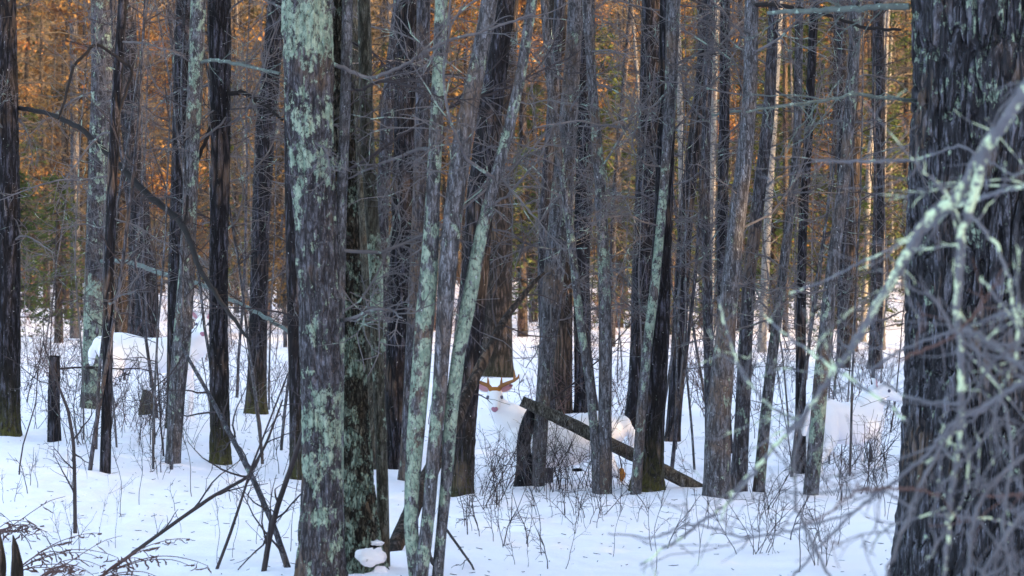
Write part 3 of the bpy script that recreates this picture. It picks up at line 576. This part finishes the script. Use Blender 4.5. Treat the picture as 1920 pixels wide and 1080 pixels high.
ZONES = [
 (26, 0, 560, 880, 1070, (0, 2, 2, 6, 7, 6), (.5, 1.0), 'thin bare twigs poking from the open snow in the left foreground', 'twiggy shrubs in the left foreground snow'),
 (30, 40, 560, 760, 860, (1, 0, 6, 2, 3, 6), (.6, 1.1), 'tangled bare shrub in the snow in front of the left deer', 'shrubs in front of the left deer'),
 (22, 850, 1130, 860, 1000, (0, 2, 6, 1, 6), (.6, 1.), 'bare shrub in the snow before the buck and the snag', 'shrubs before the buck'),
 (30, 880, 1340, 950, 1075, (2, 6, 7, 0, 6, 2), (.5, 1.0), 'thin bare seedling twigs in the smooth snow right of the central clump', 'twigs in the middle foreground snow'),
 (22, 1380, 1680, 850, 1070, (0, 1, 6, 2, 0), (.6, 1.05), 'dense bare shrub in the snow below the third deer, left of the huge trunk', 'shrubs left of the huge trunk'),
 (40, 1000, 1680, 660, 800, (1, 3, 5), (.7, 1.3), 'bare brush on the snow well behind the leaning log', 'brush behind the log'),
 (26, 0, 560, 650, 740, (1, 3, 5), (.7, 1.3), 'bare brush on the snow well behind the left deer', 'brush behind the left deer'),
 (60, -40, 1700, 585, 650, (3, 5, 1), (1.2, 2.6), 'tall far brush at the edge of the distant wood', 'far brush at the wood edge'),
]
random.seed(77)
for (n, x0, x1, y0, y1, vs, sc, lab, grp) in ZONES:
    for k in range(n):
        x = x0+(x1-x0)*(k+random.random())/n; y = random.uniform(y0, y1)
        shrub(x, y, random.choice(vs), random.uniform(*sc), lab, grp)
for (x, y, v, sc) in [(950, 915, 1, .8), (1010, 922, 3, .7), (1062, 918, 1, .95), (1095, 915, 3, .75), (905, 930, 0, .7), (1165, 915, 5, .6), (1560, 930, 3, .55), (1640, 935, 1, .6), (215, 800, 3, .7), (300, 790, 1, .8), (245, 812, 5, .8)]:
    shrub(x, y, v, sc, '', '')
for k in range(80):
    x = random.uniform(-10, 1690); y = random.uniform(640, 900)
    if abs(x-925) < 45 or abs(x-376) < 30: continue
    shrub(x, y, random.choice([6, 6, 2, 7]), random.uniform(1.0, 2.0), '', '')
# thin saplings with straight stems scattered through the wood
def sapling(seed, h, r):
    rng = np.random.default_rng(seed); st = wander((0, 0, -.3), (rng.normal(0, .08), 0, 1), h, 16, rng, .035); b = MB(); b.tube(st, np.linspace(r, r*.35, 17), 6)
    c = MB()
    for t in range(16):
        k = int(rng.integers(4, 16)); t1 = wander(st[k], (rng.normal(0, .8), rng.normal(0, .8), .5), rng.uniform(.3, 1.0), 7, rng, .16, .02); c.tube(t1, np.linspace(r*.4, .002, 8), 4)
        for u in range(3):
            kk = int(rng.integers(1, 7)); c.tube(wander(t1[kk], (t1[kk]-t1[kk-1])*6+rng.normal(0, .5, 3), rng.uniform(.1, .35), 4, rng, .2), np.linspace(.003, .0016, 5), 3)
    return b.mesh('stem', M[['twig', 'pale', 'twig_dark', 'grey'][seed % 4]]), c.mesh('twigs', M[['twig', 'twig_dark'][seed % 2]])
SP = [sapling(80+k, [4.5, 6, 3.2, 7, 2.6, 5.2][k], [.012, .018, .010, .022, .008, .014][k]) for k in range(6)]
SPN = ['thin grey sapling', 'taller grey sapling', 'thin dark sapling', 'tall stouter sapling', 'short thin sapling', 'slender pale sapling']
random.seed(31)
for k in range(96):
    px = random.choice([random.uniform(0, 560), random.uniform(640, 1680), random.uniform(1000, 1680)]); py = random.choice([random.uniform(640, 760), random.uniform(620, 700), random.uniform(760, 900)])
    if 330 < px < 400 or 880 < px < 990: continue
    p = on_ground(px, py); v = k % 6
    r_ = thing('bare_sapling', SPN[v]+(' near ' if py > 760 else (' mid-distance ' if py > 690 else ' far '))+place(px, LM), 'sapling', p, random.uniform(0, 6.28), 'thin bare saplings through the wood')
    link('stem', SP[v][0], r_); link('twigs', SP[v][1], r_)['kind'] = 'stuff'
# brown dead fern-like stalks at the lower left corner
def fern(seed):
    rng = np.random.default_rng(seed); b = MB()
    for s in range(7):
        a = rng.uniform(-.9, .9); st = wander((0, 0, -.05), (math.cos(a)*.9, math.sin(a)*.9, .8), rng.uniform(.5, .9), 12, rng, .06, -.09); b.tube(st, np.linspace(.005, .002, 13), 4)
        for t in range(8):
            k = int(rng.integers(4, 13)); L = wander(st[k], (rng.normal(0, .8), rng.normal(0, .8), -.7), rng.uniform(.03, .16), 5, rng, .5); q = rng.uniform(.3, 1)
            b.tube(L, np.array([.002, .004, .009, .006, .007, .001])*q, 4)
    return b.mesh('fern', M['twig_red'])
FE = [fern(1), fern(2)]
for k, (x, y, lb) in enumerate([(10, 1075, 'brown withered drooping fronds in the lower left corner at the picture edge'), (70, 1092, 'brown withered drooping fronds beside the pointed brown stub'), (170, 1098, 'brown withered drooping fronds arching right at the bottom left'), (-30, 1010, 'brown withered fronds reaching in at the left edge above the corner')]):
    p = on_ground(x, y) if y < 1080 else Vector((at(x, y, 18.3).x, 18.2, Hf(at(x, y, 18.3).x, 18.2)))
    tag(link('withered_fern', FE[k % 2], None, p, (0, 0, [.3, -.2, .1, .0][k]), [.9, .8, .95, .9][k]), lb, 'fern')
def stub(px, py, wd, hpx, lb):
    p = at(px, py, 18.2); z = Hf(p.x, 18.2); s = 18.2/F
    b = MB(); rng = np.random.default_rng(int(px)); hh = hpx*s
    Q = np.array([[0, 0, -.2], [.01, 0, hh*.3], [0, 0, hh*.6], [-.012, 0, hh*.85], [-.02, 0, hh]]); b.tube(interp_path(Q, 14), np.interp(np.linspace(0, 1, 14), [0, .6, .85, 1], [wd/2*s, wd/2*s*.8, wd/2*s*.5, .003]), 10, lambda R, th, n: R*(1+.25*vn(np.cos(th)*2+px, np.sin(th)*2, np.arange(n)[:, None]*.3)), lichen=0., moss=0.)
    tag(link('pointed_stub', b.mesh('stub', M['tan'] if 0 else M['brown']), None, (p.x, 18.2, z)), lb, 'stump')
stub(30, 1080, 26, 80, 'pointed broken brown stub sticking up at the bottom left corner')
stub(2, 1085, 16, 95, 'narrow brown stub cut by the left edge at the bottom corner')

# ------------------------------------------------------------------ snow lumps, little things on the ground
def lump(name, px, py, Y, sx, sy, sz, seed, label, mat='snow', z=None, cat='snow lump'):
    th = np.linspace(0, math.pi, 14); ph = np.arange(20)*2*math.pi/20
    v = np.stack([np.sin(th)[:, None]*np.cos(ph)[None], np.sin(th)[:, None]*np.sin(ph)[None], np.cos(th)[:, None]*np.ones((1, 20))], -1)
    v = v*(1+.75*fbm(v[..., 0]*2.3+seed, v[..., 1]*2.3, v[..., 2]*2.3, 4))[..., None]*np.array([sx, sy, sz])
    i = np.arange(13)[:, None]*20; j = np.arange(20)[None]; jn = (j+1) % 20
    b = MB(); b.add(v.reshape(-1, 3), np.stack([i+j, i+20+j, i+20+jn, i+jn], -1).reshape(-1, 4), lichen=0., moss=0.)
    p = at(px, py, Y)
    return tag(link(name, b.mesh(name, M[mat]), None, p if z is None else (p.x, Y, z)), label, cat)
Yc = TREES['T12'].location.y
lump('snow_lump', 694, 1043, Yc-.20, .085, .07, .05, 3, 'white lump of snow lodged at the foot of the flaky trunk')
lump('snow_lump', 708, 1018, Yc-.12, .04, .05, .016, 5, 'small snow cap just above the lump on the flaky trunk')
lump('snow_lump', 712, 1074, Yc-.18, .05, .05, .035, 8, 'flat snow lump on the ground at the foot of the slim lichened sapling')
lump('bark_chip', 1083, 881, 25.6, .05, .04, .012, 9, 'small dark bark chip lying on the snow below the leaning log', 'dark', cat='bark chip')
hero('T50', 'moss_stump', 'low mossy stump seen below the belly of the left deer', 'olive', (276, 758, 30), [(277, 746, 26), (274, 737, 18), (270, 732, 7)], 0, moss=1., cat='stump', top=False, flare=.15, rough=.14, depth=33.9)

lb_ = MB(); rng = np.random.default_rng(77)
for k in range(1800):
    y = 15+30*rng.random()**1.3; x = rng.uniform(-.21, .21)*y; z = Hf(x, y); a = rng.uniform(0, 6.28); L = rng.uniform(.01, .06)
    lb_.tube(np.array([[x, y, z], [x+math.cos(a)*L, y+math.sin(a)*L, z+rng.uniform(.001, .012)]]), [.003, .002], 4)
o = link('twig_litter', lb_.mesh('litter', M['twig_dark'])); o['kind'] = 'stuff'
# ------------------------------------------------------------------ deer
def ell_chain(b, pts, seg=10, k=14, ys=1.):
    """pts: (x,y,z,r) -> a closed lofted chain of spheres"""
    P = np.array(pts, float); Q = interp_path(P, seg*(len(P)-1)+1)
    c0, c1 = Q[0], Q[-1]
    def cap(c, dirv, sgn):
        return [np.r_[c[:3]+dirv*sgn*c[3]*math.sin(a), c[3]*math.cos(a)] for a in (1.568, 1.3, 1.0, .7, .35)]
    d0 = Q[0, :3]-Q[1, :3]; d0 /= np.linalg.norm(d0); d1 = Q[-1, :3]-Q[-2, :3]; d1 /= np.linalg.norm(d1)
    A = np.array(cap(c0, d0, 1)+list(Q)+cap(c1, d1, 1)[::-1])
    t0 = b.n
    b.tube(A[:, :3], A[:, 3], k)
    if ys != 1.: b.v[-1][:, 1] *= ys
def deer(name, label, G, rz, head_yaw, buck=False, deep=0., sc=1., headlift=0., pitch=0., neck_x=0.):
    root = thing(name, label, 'deer', G, rz); root.scale = (sc,)*3
    b = MB()
    ell_chain(b, [(-.60, 0, .84, .10), (-.52, 0, .80, .175), (-.38, 0, .79, .19), (-.15, 0, .735-deep, .185+deep), (.05, 0, .725-deep, .195+deep), (.24, 0, .74-deep, .20+deep), (.38, 0, .78, .165), (.46, 0, .80, .11)], ys=.82, k=24)
    hx, hz = .60+neck_x, 1.17+headlift
    ell_chain(b, [(.30, 0, .82, .14), (.42, 0, .90, .125 if not buck else .15), (.53+neck_x*.6, 0, 1.02+headlift*.6, .095 if not buck else .12), (hx, 0, hz-.02, .075)], k=20)
    cy, sy = math.cos(head_yaw), math.sin(head_yaw); cp, sp = math.cos(pitch), math.sin(pitch)
    Hd = Vector((cy*cp, sy*cp, -sp)); side = Vector((-sy, cy, 0)); up = side.cross(Hd)*-1
    up = Vector((cy*sp, sy*sp, cp))
    hc = Vector((hx, 0, hz+.02))
    def hp(f, s_, u): q = hc+Hd*f+side*s_+up*u; return (q.x, q.y, q.z)
    ell_chain(b, [(*hp(-.05, 0, .0), .075), (*hp(.03, 0, .015), .078), (*hp(.10, 0, -.01), .060), (*hp(.17, 0, -.035), .043), (*hp(.22, 0, -.045), .036)], k=16)
    for s in (-1, 1):
        ell_chain(b, [(.36, s*.09, .74, .10), (.34, s*.10, .58, .062), (.37, s*.10, .34, .034), (.365, s*.10, .10, .024), (.39, s*.10, .03, .028)], k=12)
        ell_chain(b, [(-.48, s*.07, .78, .14), (-.42, s*.10, .60, .095), (-.52, s*.10, .44, .052), (-.60, s*.10, .36, .036), (-.57, s*.10, .12, .024), (-.55, s*.10, .03, .028)], k=12)
        q = hc+Hd*.02+side*s*.05; ell_chain(b, [(*hp(.05, s*.03, .03), .034), (*hp(.09, s*.03, .01), .03)], k=8)
    ell_chain(b, [(-.64, 0, .86, .045), (-.70, 0, .76, .05), (-.71, 0, .64, .03)], k=10)
    me = b.mesh('body_raw', M['fur'])
    tmp = bpy.data.objects.new('tmp', me); COL.objects.link(tmp)
    rm = tmp.modifiers.new('r', 'REMESH'); rm.mode = 'VOXEL'; rm.voxel_size = .011; rm.use_smooth_shade = True
    sm = tmp.modifiers.new('s', 'SMOOTH'); sm.iterations = 6; sm.factor = .5
    dg = bpy.context.evaluated_depsgraph_get(); ev = tmp.evaluated_get(dg); body = bpy.data.meshes.new_from_object(ev); body.name = 'body'
    bpy.data.objects.remove(tmp); body.materials.clear(); body.materials.append(M['fur'])
    link('body', body, root)
    for s in (-1, 1):
        eb = MB(); e = Vector(hp(-.03, s*.055, .05)); tip = Vector(hp(-.06, s*(.17 if buck else .115), .09 if buck else .125))
        ax = (tip-e); L = ax.length; ax.normalize(); wdir = ax.cross(Hd).normalized()
        us = np.linspace(0, 1, 9); wd = np.array([.018, .03, .038, .042, .042, .038, .03, .018, .002])
        def sheet(off, wm):
            rows = []
            for u, ww in zip(us, wd*wm):
                for t in np.linspace(-1, 1, 7):
                    q = e+ax*(L*u)+wdir*(ww*t)+Hd*(off-.018*(1-t*t)+.0); rows.append(tuple(q))
            return np.array(rows)
        i = np.arange(8)[:, None]*7; j = np.arange(6)[None]; ff = np.stack([i+j, i+j+1, i+8+j, i+7+j], -1).reshape(-1, 4)
        eb.add(sheet(-.004, 1.), ff); eb.add(sheet(-.012, 1.), ff[:, ::-1]); ear = link('ear', eb.mesh('ear', M['fur']), root)
        ib = MB(); ib.add(sheet(.001, .68 if buck else .45), ff); link('inner_ear', ib.mesh('inner_ear', M['pink']), ear)
        # eyes and tarsal glands
        yb = MB(); q = hp(.088, s*.0645, .024); ell_chain(yb, [(q[0], q[1], q[2]-.002, .0155), (q[0], q[1], q[2]+.002, .0155)], k=10); link('eye', yb.mesh('eye', M['eye']), root)
    nb = MB(); q = hp(.245, 0, -.035); q2 = hp(.250, 0, -.05); ell_chain(nb, [(*hp(.243, -.012, -.035), .020), (*hp(.248, 0, -.042), .023), (*hp(.243, .012, -.035), .020)], k=10); link('nose', nb.mesh('nose', M['nose']), root)
    if buck:
        for s in (-1, 1):
            ab = MB()
            beam = [hp(-.01, s*.028, .06), hp(-.02, s*.06, .10), hp(-.01, s*.12, .13), hp(.02, s*.18, .165), hp(.06, s*.22, .21), hp(.09, s*.225, .25)]
            ell_chain(ab, [(*beam[0], .022), (*beam[1], .020), (*beam[2], .017), (*beam[3], .014), (*beam[4], .011), (*beam[5], .005)], k=10)
            ell_chain(ab, [(*beam[1], .014), (*hp(.0, s*.062, .15), .011), (*hp(.01, s*.065, .195), .004)], k=8)
            ell_chain(ab, [(*beam[3], .012), (*hp(.02, s*.185, .22), .009), (*hp(.02, s*.18, .27), .004)], k=8)
            link('antler', ab.mesh('antler', M['antler']), root)
        fb = MB(); ell_chain(fb, [(*hp(.03, -.03, .078), .026), (*hp(.035, 0, .08), .028), (*hp(.03, .03, .078), .026)], k=12); link('forehead_tuft', fb.mesh('forehead_tuft', M['gland']), root)
    return root
G1 = on_ground(300, 812)
pL = Vector((at(300, 700, G1.y).x, G1.y, Hf(G1.x, G1.y)))
# left deer: facing right, looking at the camera
Yd = 33.0; q = at(296, 700, Yd)
deer('white_deer', 'white deer standing side on at left, looking at the camera between two trunks', (q.x-.02, Yd, Hf(q.x, Yd)-.06), 0.0, math.radians(-82), False, 0., 1.06, headlift=-.12, pitch=.28, neck_x=-.095)
Yb = 26.6; q = at(1040, 800, Yb)
bk = deer('white_buck', 'white buck with brown antlers facing the camera from behind the leaning log', (q.x+.02, Yb, Hf(q.x, Yb)-.30), math.pi, math.radians(90), True, .045, 1.0, headlift=-.08, pitch=.30, neck_x=-.02)
gb = MB(); ell_chain(gb, [(-.60, .125, .43, .022), (-.61, .13, .385, .030), (-.60, .125, .34, .018)], k=12); link('tarsal_tuft', gb.mesh('tarsal_tuft', M['gland']), bk)
Yr = 28.0; q = at(1588, 800, Yr)
deer('white_deer', 'white deer partly hidden by the huge right trunk and blurred twigs', (q.x+.0, Yr, Hf(q.x, Yr)-.25), math.radians(48), math.radians(-50), False, .02, 1.0, headlift=-.19, pitch=.12, neck_x=-.04)

# ------------------------------------------------------------------ background wood
def bg_tree(seed, mat, h=18, r=.16, nbr=60, lean=.0, tm='twig_far', z0=1.2, ln=(.8, 2.4)):
    rng = np.random.default_rng(seed)
    P = np.array([[0, 0, -.4, r*1.15, .1], [rng.normal(0, .08), 0, h*.2, r, .2], [rng.normal(lean, .15), rng.normal(0, .1), h*.5, r*.8, .1], [rng.normal(lean*2, .3), 0, h*.8, r*.5, 0], [rng.normal(lean*2.5, .4), 0, h, r*.15, 0]])
    tr = trunk_mesh(P, mat, seed, 10, .3, .06, 0, .15, 0, knots=0)
    b = MB()
    for k in range(nbr):
        z = rng.uniform(z0, h*.97); a = rng.uniform(0, 6.28); x = np.interp(z, P[:, 2], P[:, 0])
        L = rng.uniform(*ln); w_ = wander((x, 0, z), (math.cos(a), math.sin(a), rng.uniform(-.3, .7)), L, 7, rng, .18); b.tube(w_, np.linspace(.018, .006, 8), 4)
        for t in range(5):
            kk = int(rng.integers(1, 7)); t1 = wander(w_[kk], (w_[kk]-w_[kk-1])*4+rng.normal(0, .6, 3), L*rng.uniform(.2, .55), 4, rng, .22); b.tube(t1, np.linspace(.008, .004, 5), 3)
    return tr, b.mesh('twigs', M[tm])
def leaves(seed, n, boxes, size, mat):
    """leaf quads scattered round clump centres"""
    rng = np.random.default_rng(seed); nc = len(boxes); c = rng.integers(0, nc, n); B = np.array(boxes)
    p = B[c, :3] + rng.normal(0, 1, (n, 3))*B[c, 3:6]*.5
    a = rng.normal(0, 1, (n, 3)); a /= np.linalg.norm(a, axis=1)[:, None]; t = rng.normal(0, 1, (n, 3)); bb = np.cross(a, t); bb /= np.linalg.norm(bb, axis=1)[:, None]
    s = size*rng.uniform(.5, 1.2, n)[:, None]
    v = np.stack([p-a*s, p+bb*s*.5, p+a*s, p-bb*s*.5], 1).reshape(-1, 3); f = np.arange(n*4).reshape(-1, 4)
    b = MB(); b.add(v, f); return b
def leaf_tree(seed, h, n, size=.07, rad=1.6, z0=1.0):
    rng = np.random.default_rng(seed); bx = []
    for k in range(46):
        z = rng.uniform(z0, h); a = rng.uniform(0, 6.28); R = rad*rng.uniform(.1, 1)*(1.1-z/h*.6)
        bx.append((math.cos(a)*R, math.sin(a)*R, z, rng.uniform(.3, .8), rng.uniform(.3, .8), rng.uniform(.15, .4)))
    return leaves(seed, n, bx, size, 'leaf_brown').mesh('leaves', M['leaf_brown'])
def conifer(seed, h, rad, whorls, per, size=.10, droop=-.15, dens=26, z0=.8):
    rng = np.random.default_rng(seed); P = []
    b = MB(); bb = MB()
    for k in range(whorls):
        z = z0+(h-z0)*(k/whorls)**1.0; R = rad*(1-(z/h))**.75+.15
        for q in range(per):
            a = rng.uniform(0, 6.28); L = R*rng.uniform(.6, 1.15)
            br = wander((0, 0, z+rng.uniform(-.1, .1)), (math.cos(a), math.sin(a), .15), L, 6, rng, .08, droop); bb.tube(br, np.linspace(.02, .005, 7), 4)
            for t in range(dens):
                u = rng.uniform(.25, 1)**.7*6; i0 = min(int(u), 5); pt = br[i0]+(br[i0+1]-br[i0])*(u-i0)+rng.normal(0, .09, 3)*np.array([1, 1, .5])
                P.append(pt)
    P = np.array(P); n = len(P); d = rng.normal(0, 1, (n, 3)); d[:, 2] *= .4; d /= np.linalg.norm(d, axis=1)[:, None]; t = np.cross(d, rng.normal(0, 1, (n, 3))); t /= np.linalg.norm(t, axis=1)[:, None]
    s = size*rng.uniform(.6, 1.3, n)[:, None]
    b.add(np.stack([P-d*s, P+t*s*.28, P+d*s, P-t*s*.28], 1).reshape(-1, 3), np.arange(n*4).reshape(-1, 4))
    tr = MB(); tr.tube(np.array([[0, 0, -.4], [0, 0, h*.5], [0, 0, h]]), [rad*.07+.05, rad*.04+.03, .01], 8, lichen=0., moss=0.)
    return tr.mesh('trunk', M['brown']), bb.mesh('branches', M['twig_dark']), b.mesh('foliage', M['needle'])
BG = [bg_tree(1, 'dark', 18, .17), bg_tree(2, 'grey', 17, .12), bg_tree(3, 'brown', 19, .16), bg_tree(4, 'pale', 15, .08, lean=.4), bg_tree(5, 'dark', 16, .09, lean=-.4), bg_tree(6, 'birch', 16, .09), bg_tree(7, 'brown', 18, .12), bg_tree(8, 'grey', 12, .055, 50, .3)]
BGK = ['dark barked', 'grey barked', 'brown barked', 'pale slender leaning', 'thin dark leaning', 'white barked birch', 'slim brown', 'very thin grey']
random.seed(4242)
def in_view(x, y, m=.0): return abs(x) < (960+m)/F*y
placed = []
def free(x, y, r):
    for a, b_ in placed:
        if (x-a)**2+(y-b_)**2 < r*r: return False
    placed.append((x, y)); return True
cnt = 0
while cnt < 150:
    y = 56+ (150-56)*random.random()**.8; x = random.uniform(-1.12, 1.35)*.18*y
    if y < 62 and abs(x+.1*y) < 0: continue
    if 60 < 960+F*x/y < 135 and y < 85: continue
    if not free(x, y, .9): continue
    k = random.choice([0, 0, 0, 1, 2, 2, 3, 4, 4, 4, 5, 6, 6, 7, 7]); z = Hf(x, y)
    dw = 'nearer' if y < 75 else ('far' if y < 112 else 'farthest')
    r_ = thing('birch_tree' if k == 5 else 'bare_tree', (f'{dw} {BGK[k]} tree '+place(960+F*x/y, LM)).replace('birch tree', 'birch'), 'tree', (x, y, z), random.uniform(0, 6.28), 'bare trees of the background')
    s = random.uniform(.6, 1.05); r_.scale = (s, s, random.uniform(.9, 1.15))
    link('trunk', BG[k][0], r_); link('twigs', BG[k][1], r_)['kind'] = 'stuff'; cnt += 1
LT = [leaf_tree(31, 9, 5200), leaf_tree(32, 13, 6500, rad=2.2, z0=3), leaf_tree(33, 6, 3200, rad=1.4), leaf_tree(34, 15, 7000, rad=2.5, z0=5)]
BGL = [bg_tree(41, 'grey', 9, .06, 30, tm='twig_far'), bg_tree(42, 'brown', 13, .1, 40), bg_tree(43, 'grey', 6, .045, 24), bg_tree(44, 'dark', 15, .12, 40, z0=4)]
cnt = 0
while cnt < 46:
    y = random.uniform(62, 150); x = random.uniform(-1.2, 1.4)*.18*y
    if not free(x, y, .8): continue
    k = random.choice([0, 1, 2, 3, 1, 3, 0]); side = 'left' if x < -.06*y else ('right' if x > .06*y else 'middle')
    if side == 'right' and random.random() < .35: continue
    r_ = thing('beech_tree', ('nearer' if y < 90 else ('far' if y < 120 else 'farthest'))+['', ' tall', ' small', ' very tall'][k]+' rusty leaved tree '+place(960+F*x/y, LM), 'tree', (x, y, Hf(x, y)), random.uniform(0, 6.28), 'rusty leaved trees of the background')
    r_.scale = (random.uniform(.9, 1.3),)*3
    link('trunk', BGL[k][0], r_); link('twigs', BGL[k][1], r_)['kind'] = 'stuff'; link('leaves', LT[k], r_)['kind'] = 'stuff'; cnt += 1
CF = [conifer(51, 9, 2.0, 22, 7), conifer(52, 14, 2.8, 28, 8, z0=2.5), conifer(53, 4.5, 1.2, 14, 6, .08)]
def put_conifer(x, y, k, s, label, grp):
    r_ = thing('pine_sapling' if k == 2 else 'spruce_tree', label, 'tree', (x, y, Hf(x, y)), random.uniform(0, 6.28), grp); r_.scale = (s,)*3
    link('trunk', CF[k][0], r_); link('branches', CF[k][1], r_)['kind'] = 'stuff'; link('foliage', CF[k][2], r_)['kind'] = 'stuff'
for (px, y, k, s) in [(30, 62, 2, .9), (110, 70, 2, .95), (1000, 95, 0, .9), (1160, 88, 0, .9), (1290, 120, 1, 1.0), (1400, 105, 0, 1.1), (1450, 86, 2, 1.2), (1560, 110, 1, 1.), (1650, 92, 0, 1.), (1700, 125, 1, 1.1), (1130, 100, 0, 1.2), (1260, 82, 0, .8), (1440, 98, 1, .8), (1590, 76, 2, 1.1), (1500, 90, 0, 1.1), (740, 100, 0, 1.1), (980, 78, 2, 1.2), (880, 125, 1, 1.), (640, 130, 1, .9), (1080, 135, 1, 1.05), (1220, 105, 2, 1.2), (1490, 130, 0, 1.3), (430, 128, 0, 1.1), (1340, 92, 2, 1.3), (60, 110, 0, .9)]:
    side = 'left' if px < 560 else ('right' if px > 1380 else 'middle')
    x = (px-960)/F*y; put_conifer(x, y, k, s, {2: 'small olive green pine sapling', 0: 'olive green young spruce', 1: 'tall olive green spruce'}[k]+' '+place(px, LM), 'evergreens of the background')
# unseen spruces added at right to keep low sun off the near wood
random.seed(9)
k = 0
for row in range(5):
    for t in range(15):
        y = -30+t*5.4+random.uniform(-1.5, 1.5)+row*1.5; x = 21+row*4.2+random.uniform(-1.2, 1.2)
        if y > 52: continue
        put_conifer(x, y, 1, random.uniform(1.25, 1.6), 'tall dense spruce outside the picture at right, added to shade the near wood', 'tall shade spruces added outside the picture')
for t in range(26):  # low unseen rows added to stop sun slipping under the tall crowns
    y = -32+t*3.3; put_conifer(20.5+random.uniform(-1, 1), y+1.6, 0, random.uniform(1.1, 1.6), 'bushy low spruce outside the picture, added to block sun under the tall crowns', 'low shade spruces added outside the picture'); put_conifer(17.5+random.uniform(-1.5, 1.5), y, 0, random.uniform(1.05, 1.5), 'bushy low spruce outside the picture, added to block sun under the tall crowns', 'low shade spruces added outside the picture')
for t in range(26):  # unseen row added to shade the lower part of the far wood
    y = 40+t*4.5; x = .19*y+12+random.uniform(0, 5)
    put_conifer(x, y, 0, random.uniform(1.15, 1.85), 'young spruce outside the picture at right, added to shade the far wood', 'young shade spruces added outside the picture')
# the mass of the distant wood
rng = np.random.default_rng(8); bx = []
for k in range(2600):
    y = rng.uniform(152, 182); bx.append((rng.uniform(-52, 52), y, 1.5+rng.uniform(0, 1)**.9*26, rng.uniform(.6, 2.2), rng.uniform(.6, 2.), rng.uniform(.4, 1.2)))
fb = leaves(61, 150000, bx, .22, 'far')
fb.mi = 1
for k in range(220):
    x = rng.uniform(-50, 50); y = rng.uniform(150, 180); z = Hf(x, y); fb.tube(wander((x, y, z-.3), (rng.normal(0, .04), 0, 1), 24, 7, rng, .02), np.linspace(rng.uniform(.08, .22), .05, 8), 6, lichen=0., moss=0.)
    for q in range(8):
        zz = rng.uniform(1, 20); a = rng.uniform(0, 6.28); fb.tube(wander((x, y, z+zz), (math.cos(a), math.sin(a), .4), rng.uniform(1, 3), 5, rng, .2), np.linspace(.03, .012, 6), 3, lichen=0., moss=0.)
fw = link('distant_wood', fb.mesh('distant_wood', [M['far'], M['brown']], False)); fw['kind'] = 'stuff'

# where look-alikes share a label, say which one of them it is, from left to right
byl = {}
for o in COL.objects:
    if o.parent is None and 'label' in o: byl.setdefault(o['label'], []).append(o)
ORD = {2: ['left one of two', 'right one of two'], 3: ['leftmost of three', 'middle of three', 'rightmost of three'],
       4: ['leftmost of four', 'second of four', 'third of four', 'rightmost of four'], 5: ['leftmost of five', 'second of five', 'middle of five', 'fourth of five', 'rightmost of five'],
       6: ['leftmost of six', 'second of six', 'third of six', 'fourth of six', 'fifth of six', 'rightmost of six']}
for lb, os_ in byl.items():
    if 2 <= len(os_) <= 6 and 'outside the picture' not in lb:
        os_.sort(key=lambda o: o.location.x/o.location.y)
        lb = lb.replace('single bare seedling', 'seedling').replace(' in the snow', '').replace('low two stemmed', 'two stemmed')
        for o, t in zip(os_, ORD[len(os_)]): o['label'] = lb+', '+t
    elif 7 <= len(os_) <= 15 and 'outside the picture' not in lb:
        os_.sort(key=lambda o: o.location.y)
        for k, o in enumerate(os_):
            o['label'] = lb+(', in front' if k < len(os_)/3 else ', behind the others' if k > len(os_)*2/3 else ', mid depth')
byl = {}
for o in COL.objects:
    if o.parent is None and 'label' in o: byl.setdefault(o['label'], []).append(o)
for lb, os_ in byl.items():
    if 2 <= len(os_) <= 6 and 'outside the picture' not in lb:
        os_.sort(key=lambda o: o.location.x/o.location.y)
        for o, t in zip(os_, ORD[len(os_)]): o['label'] = lb+', '+t
for o in COL.objects:
    if 'label' in o and len(o['label'].split()) > 16: print('LONG', o.name, o['label'])
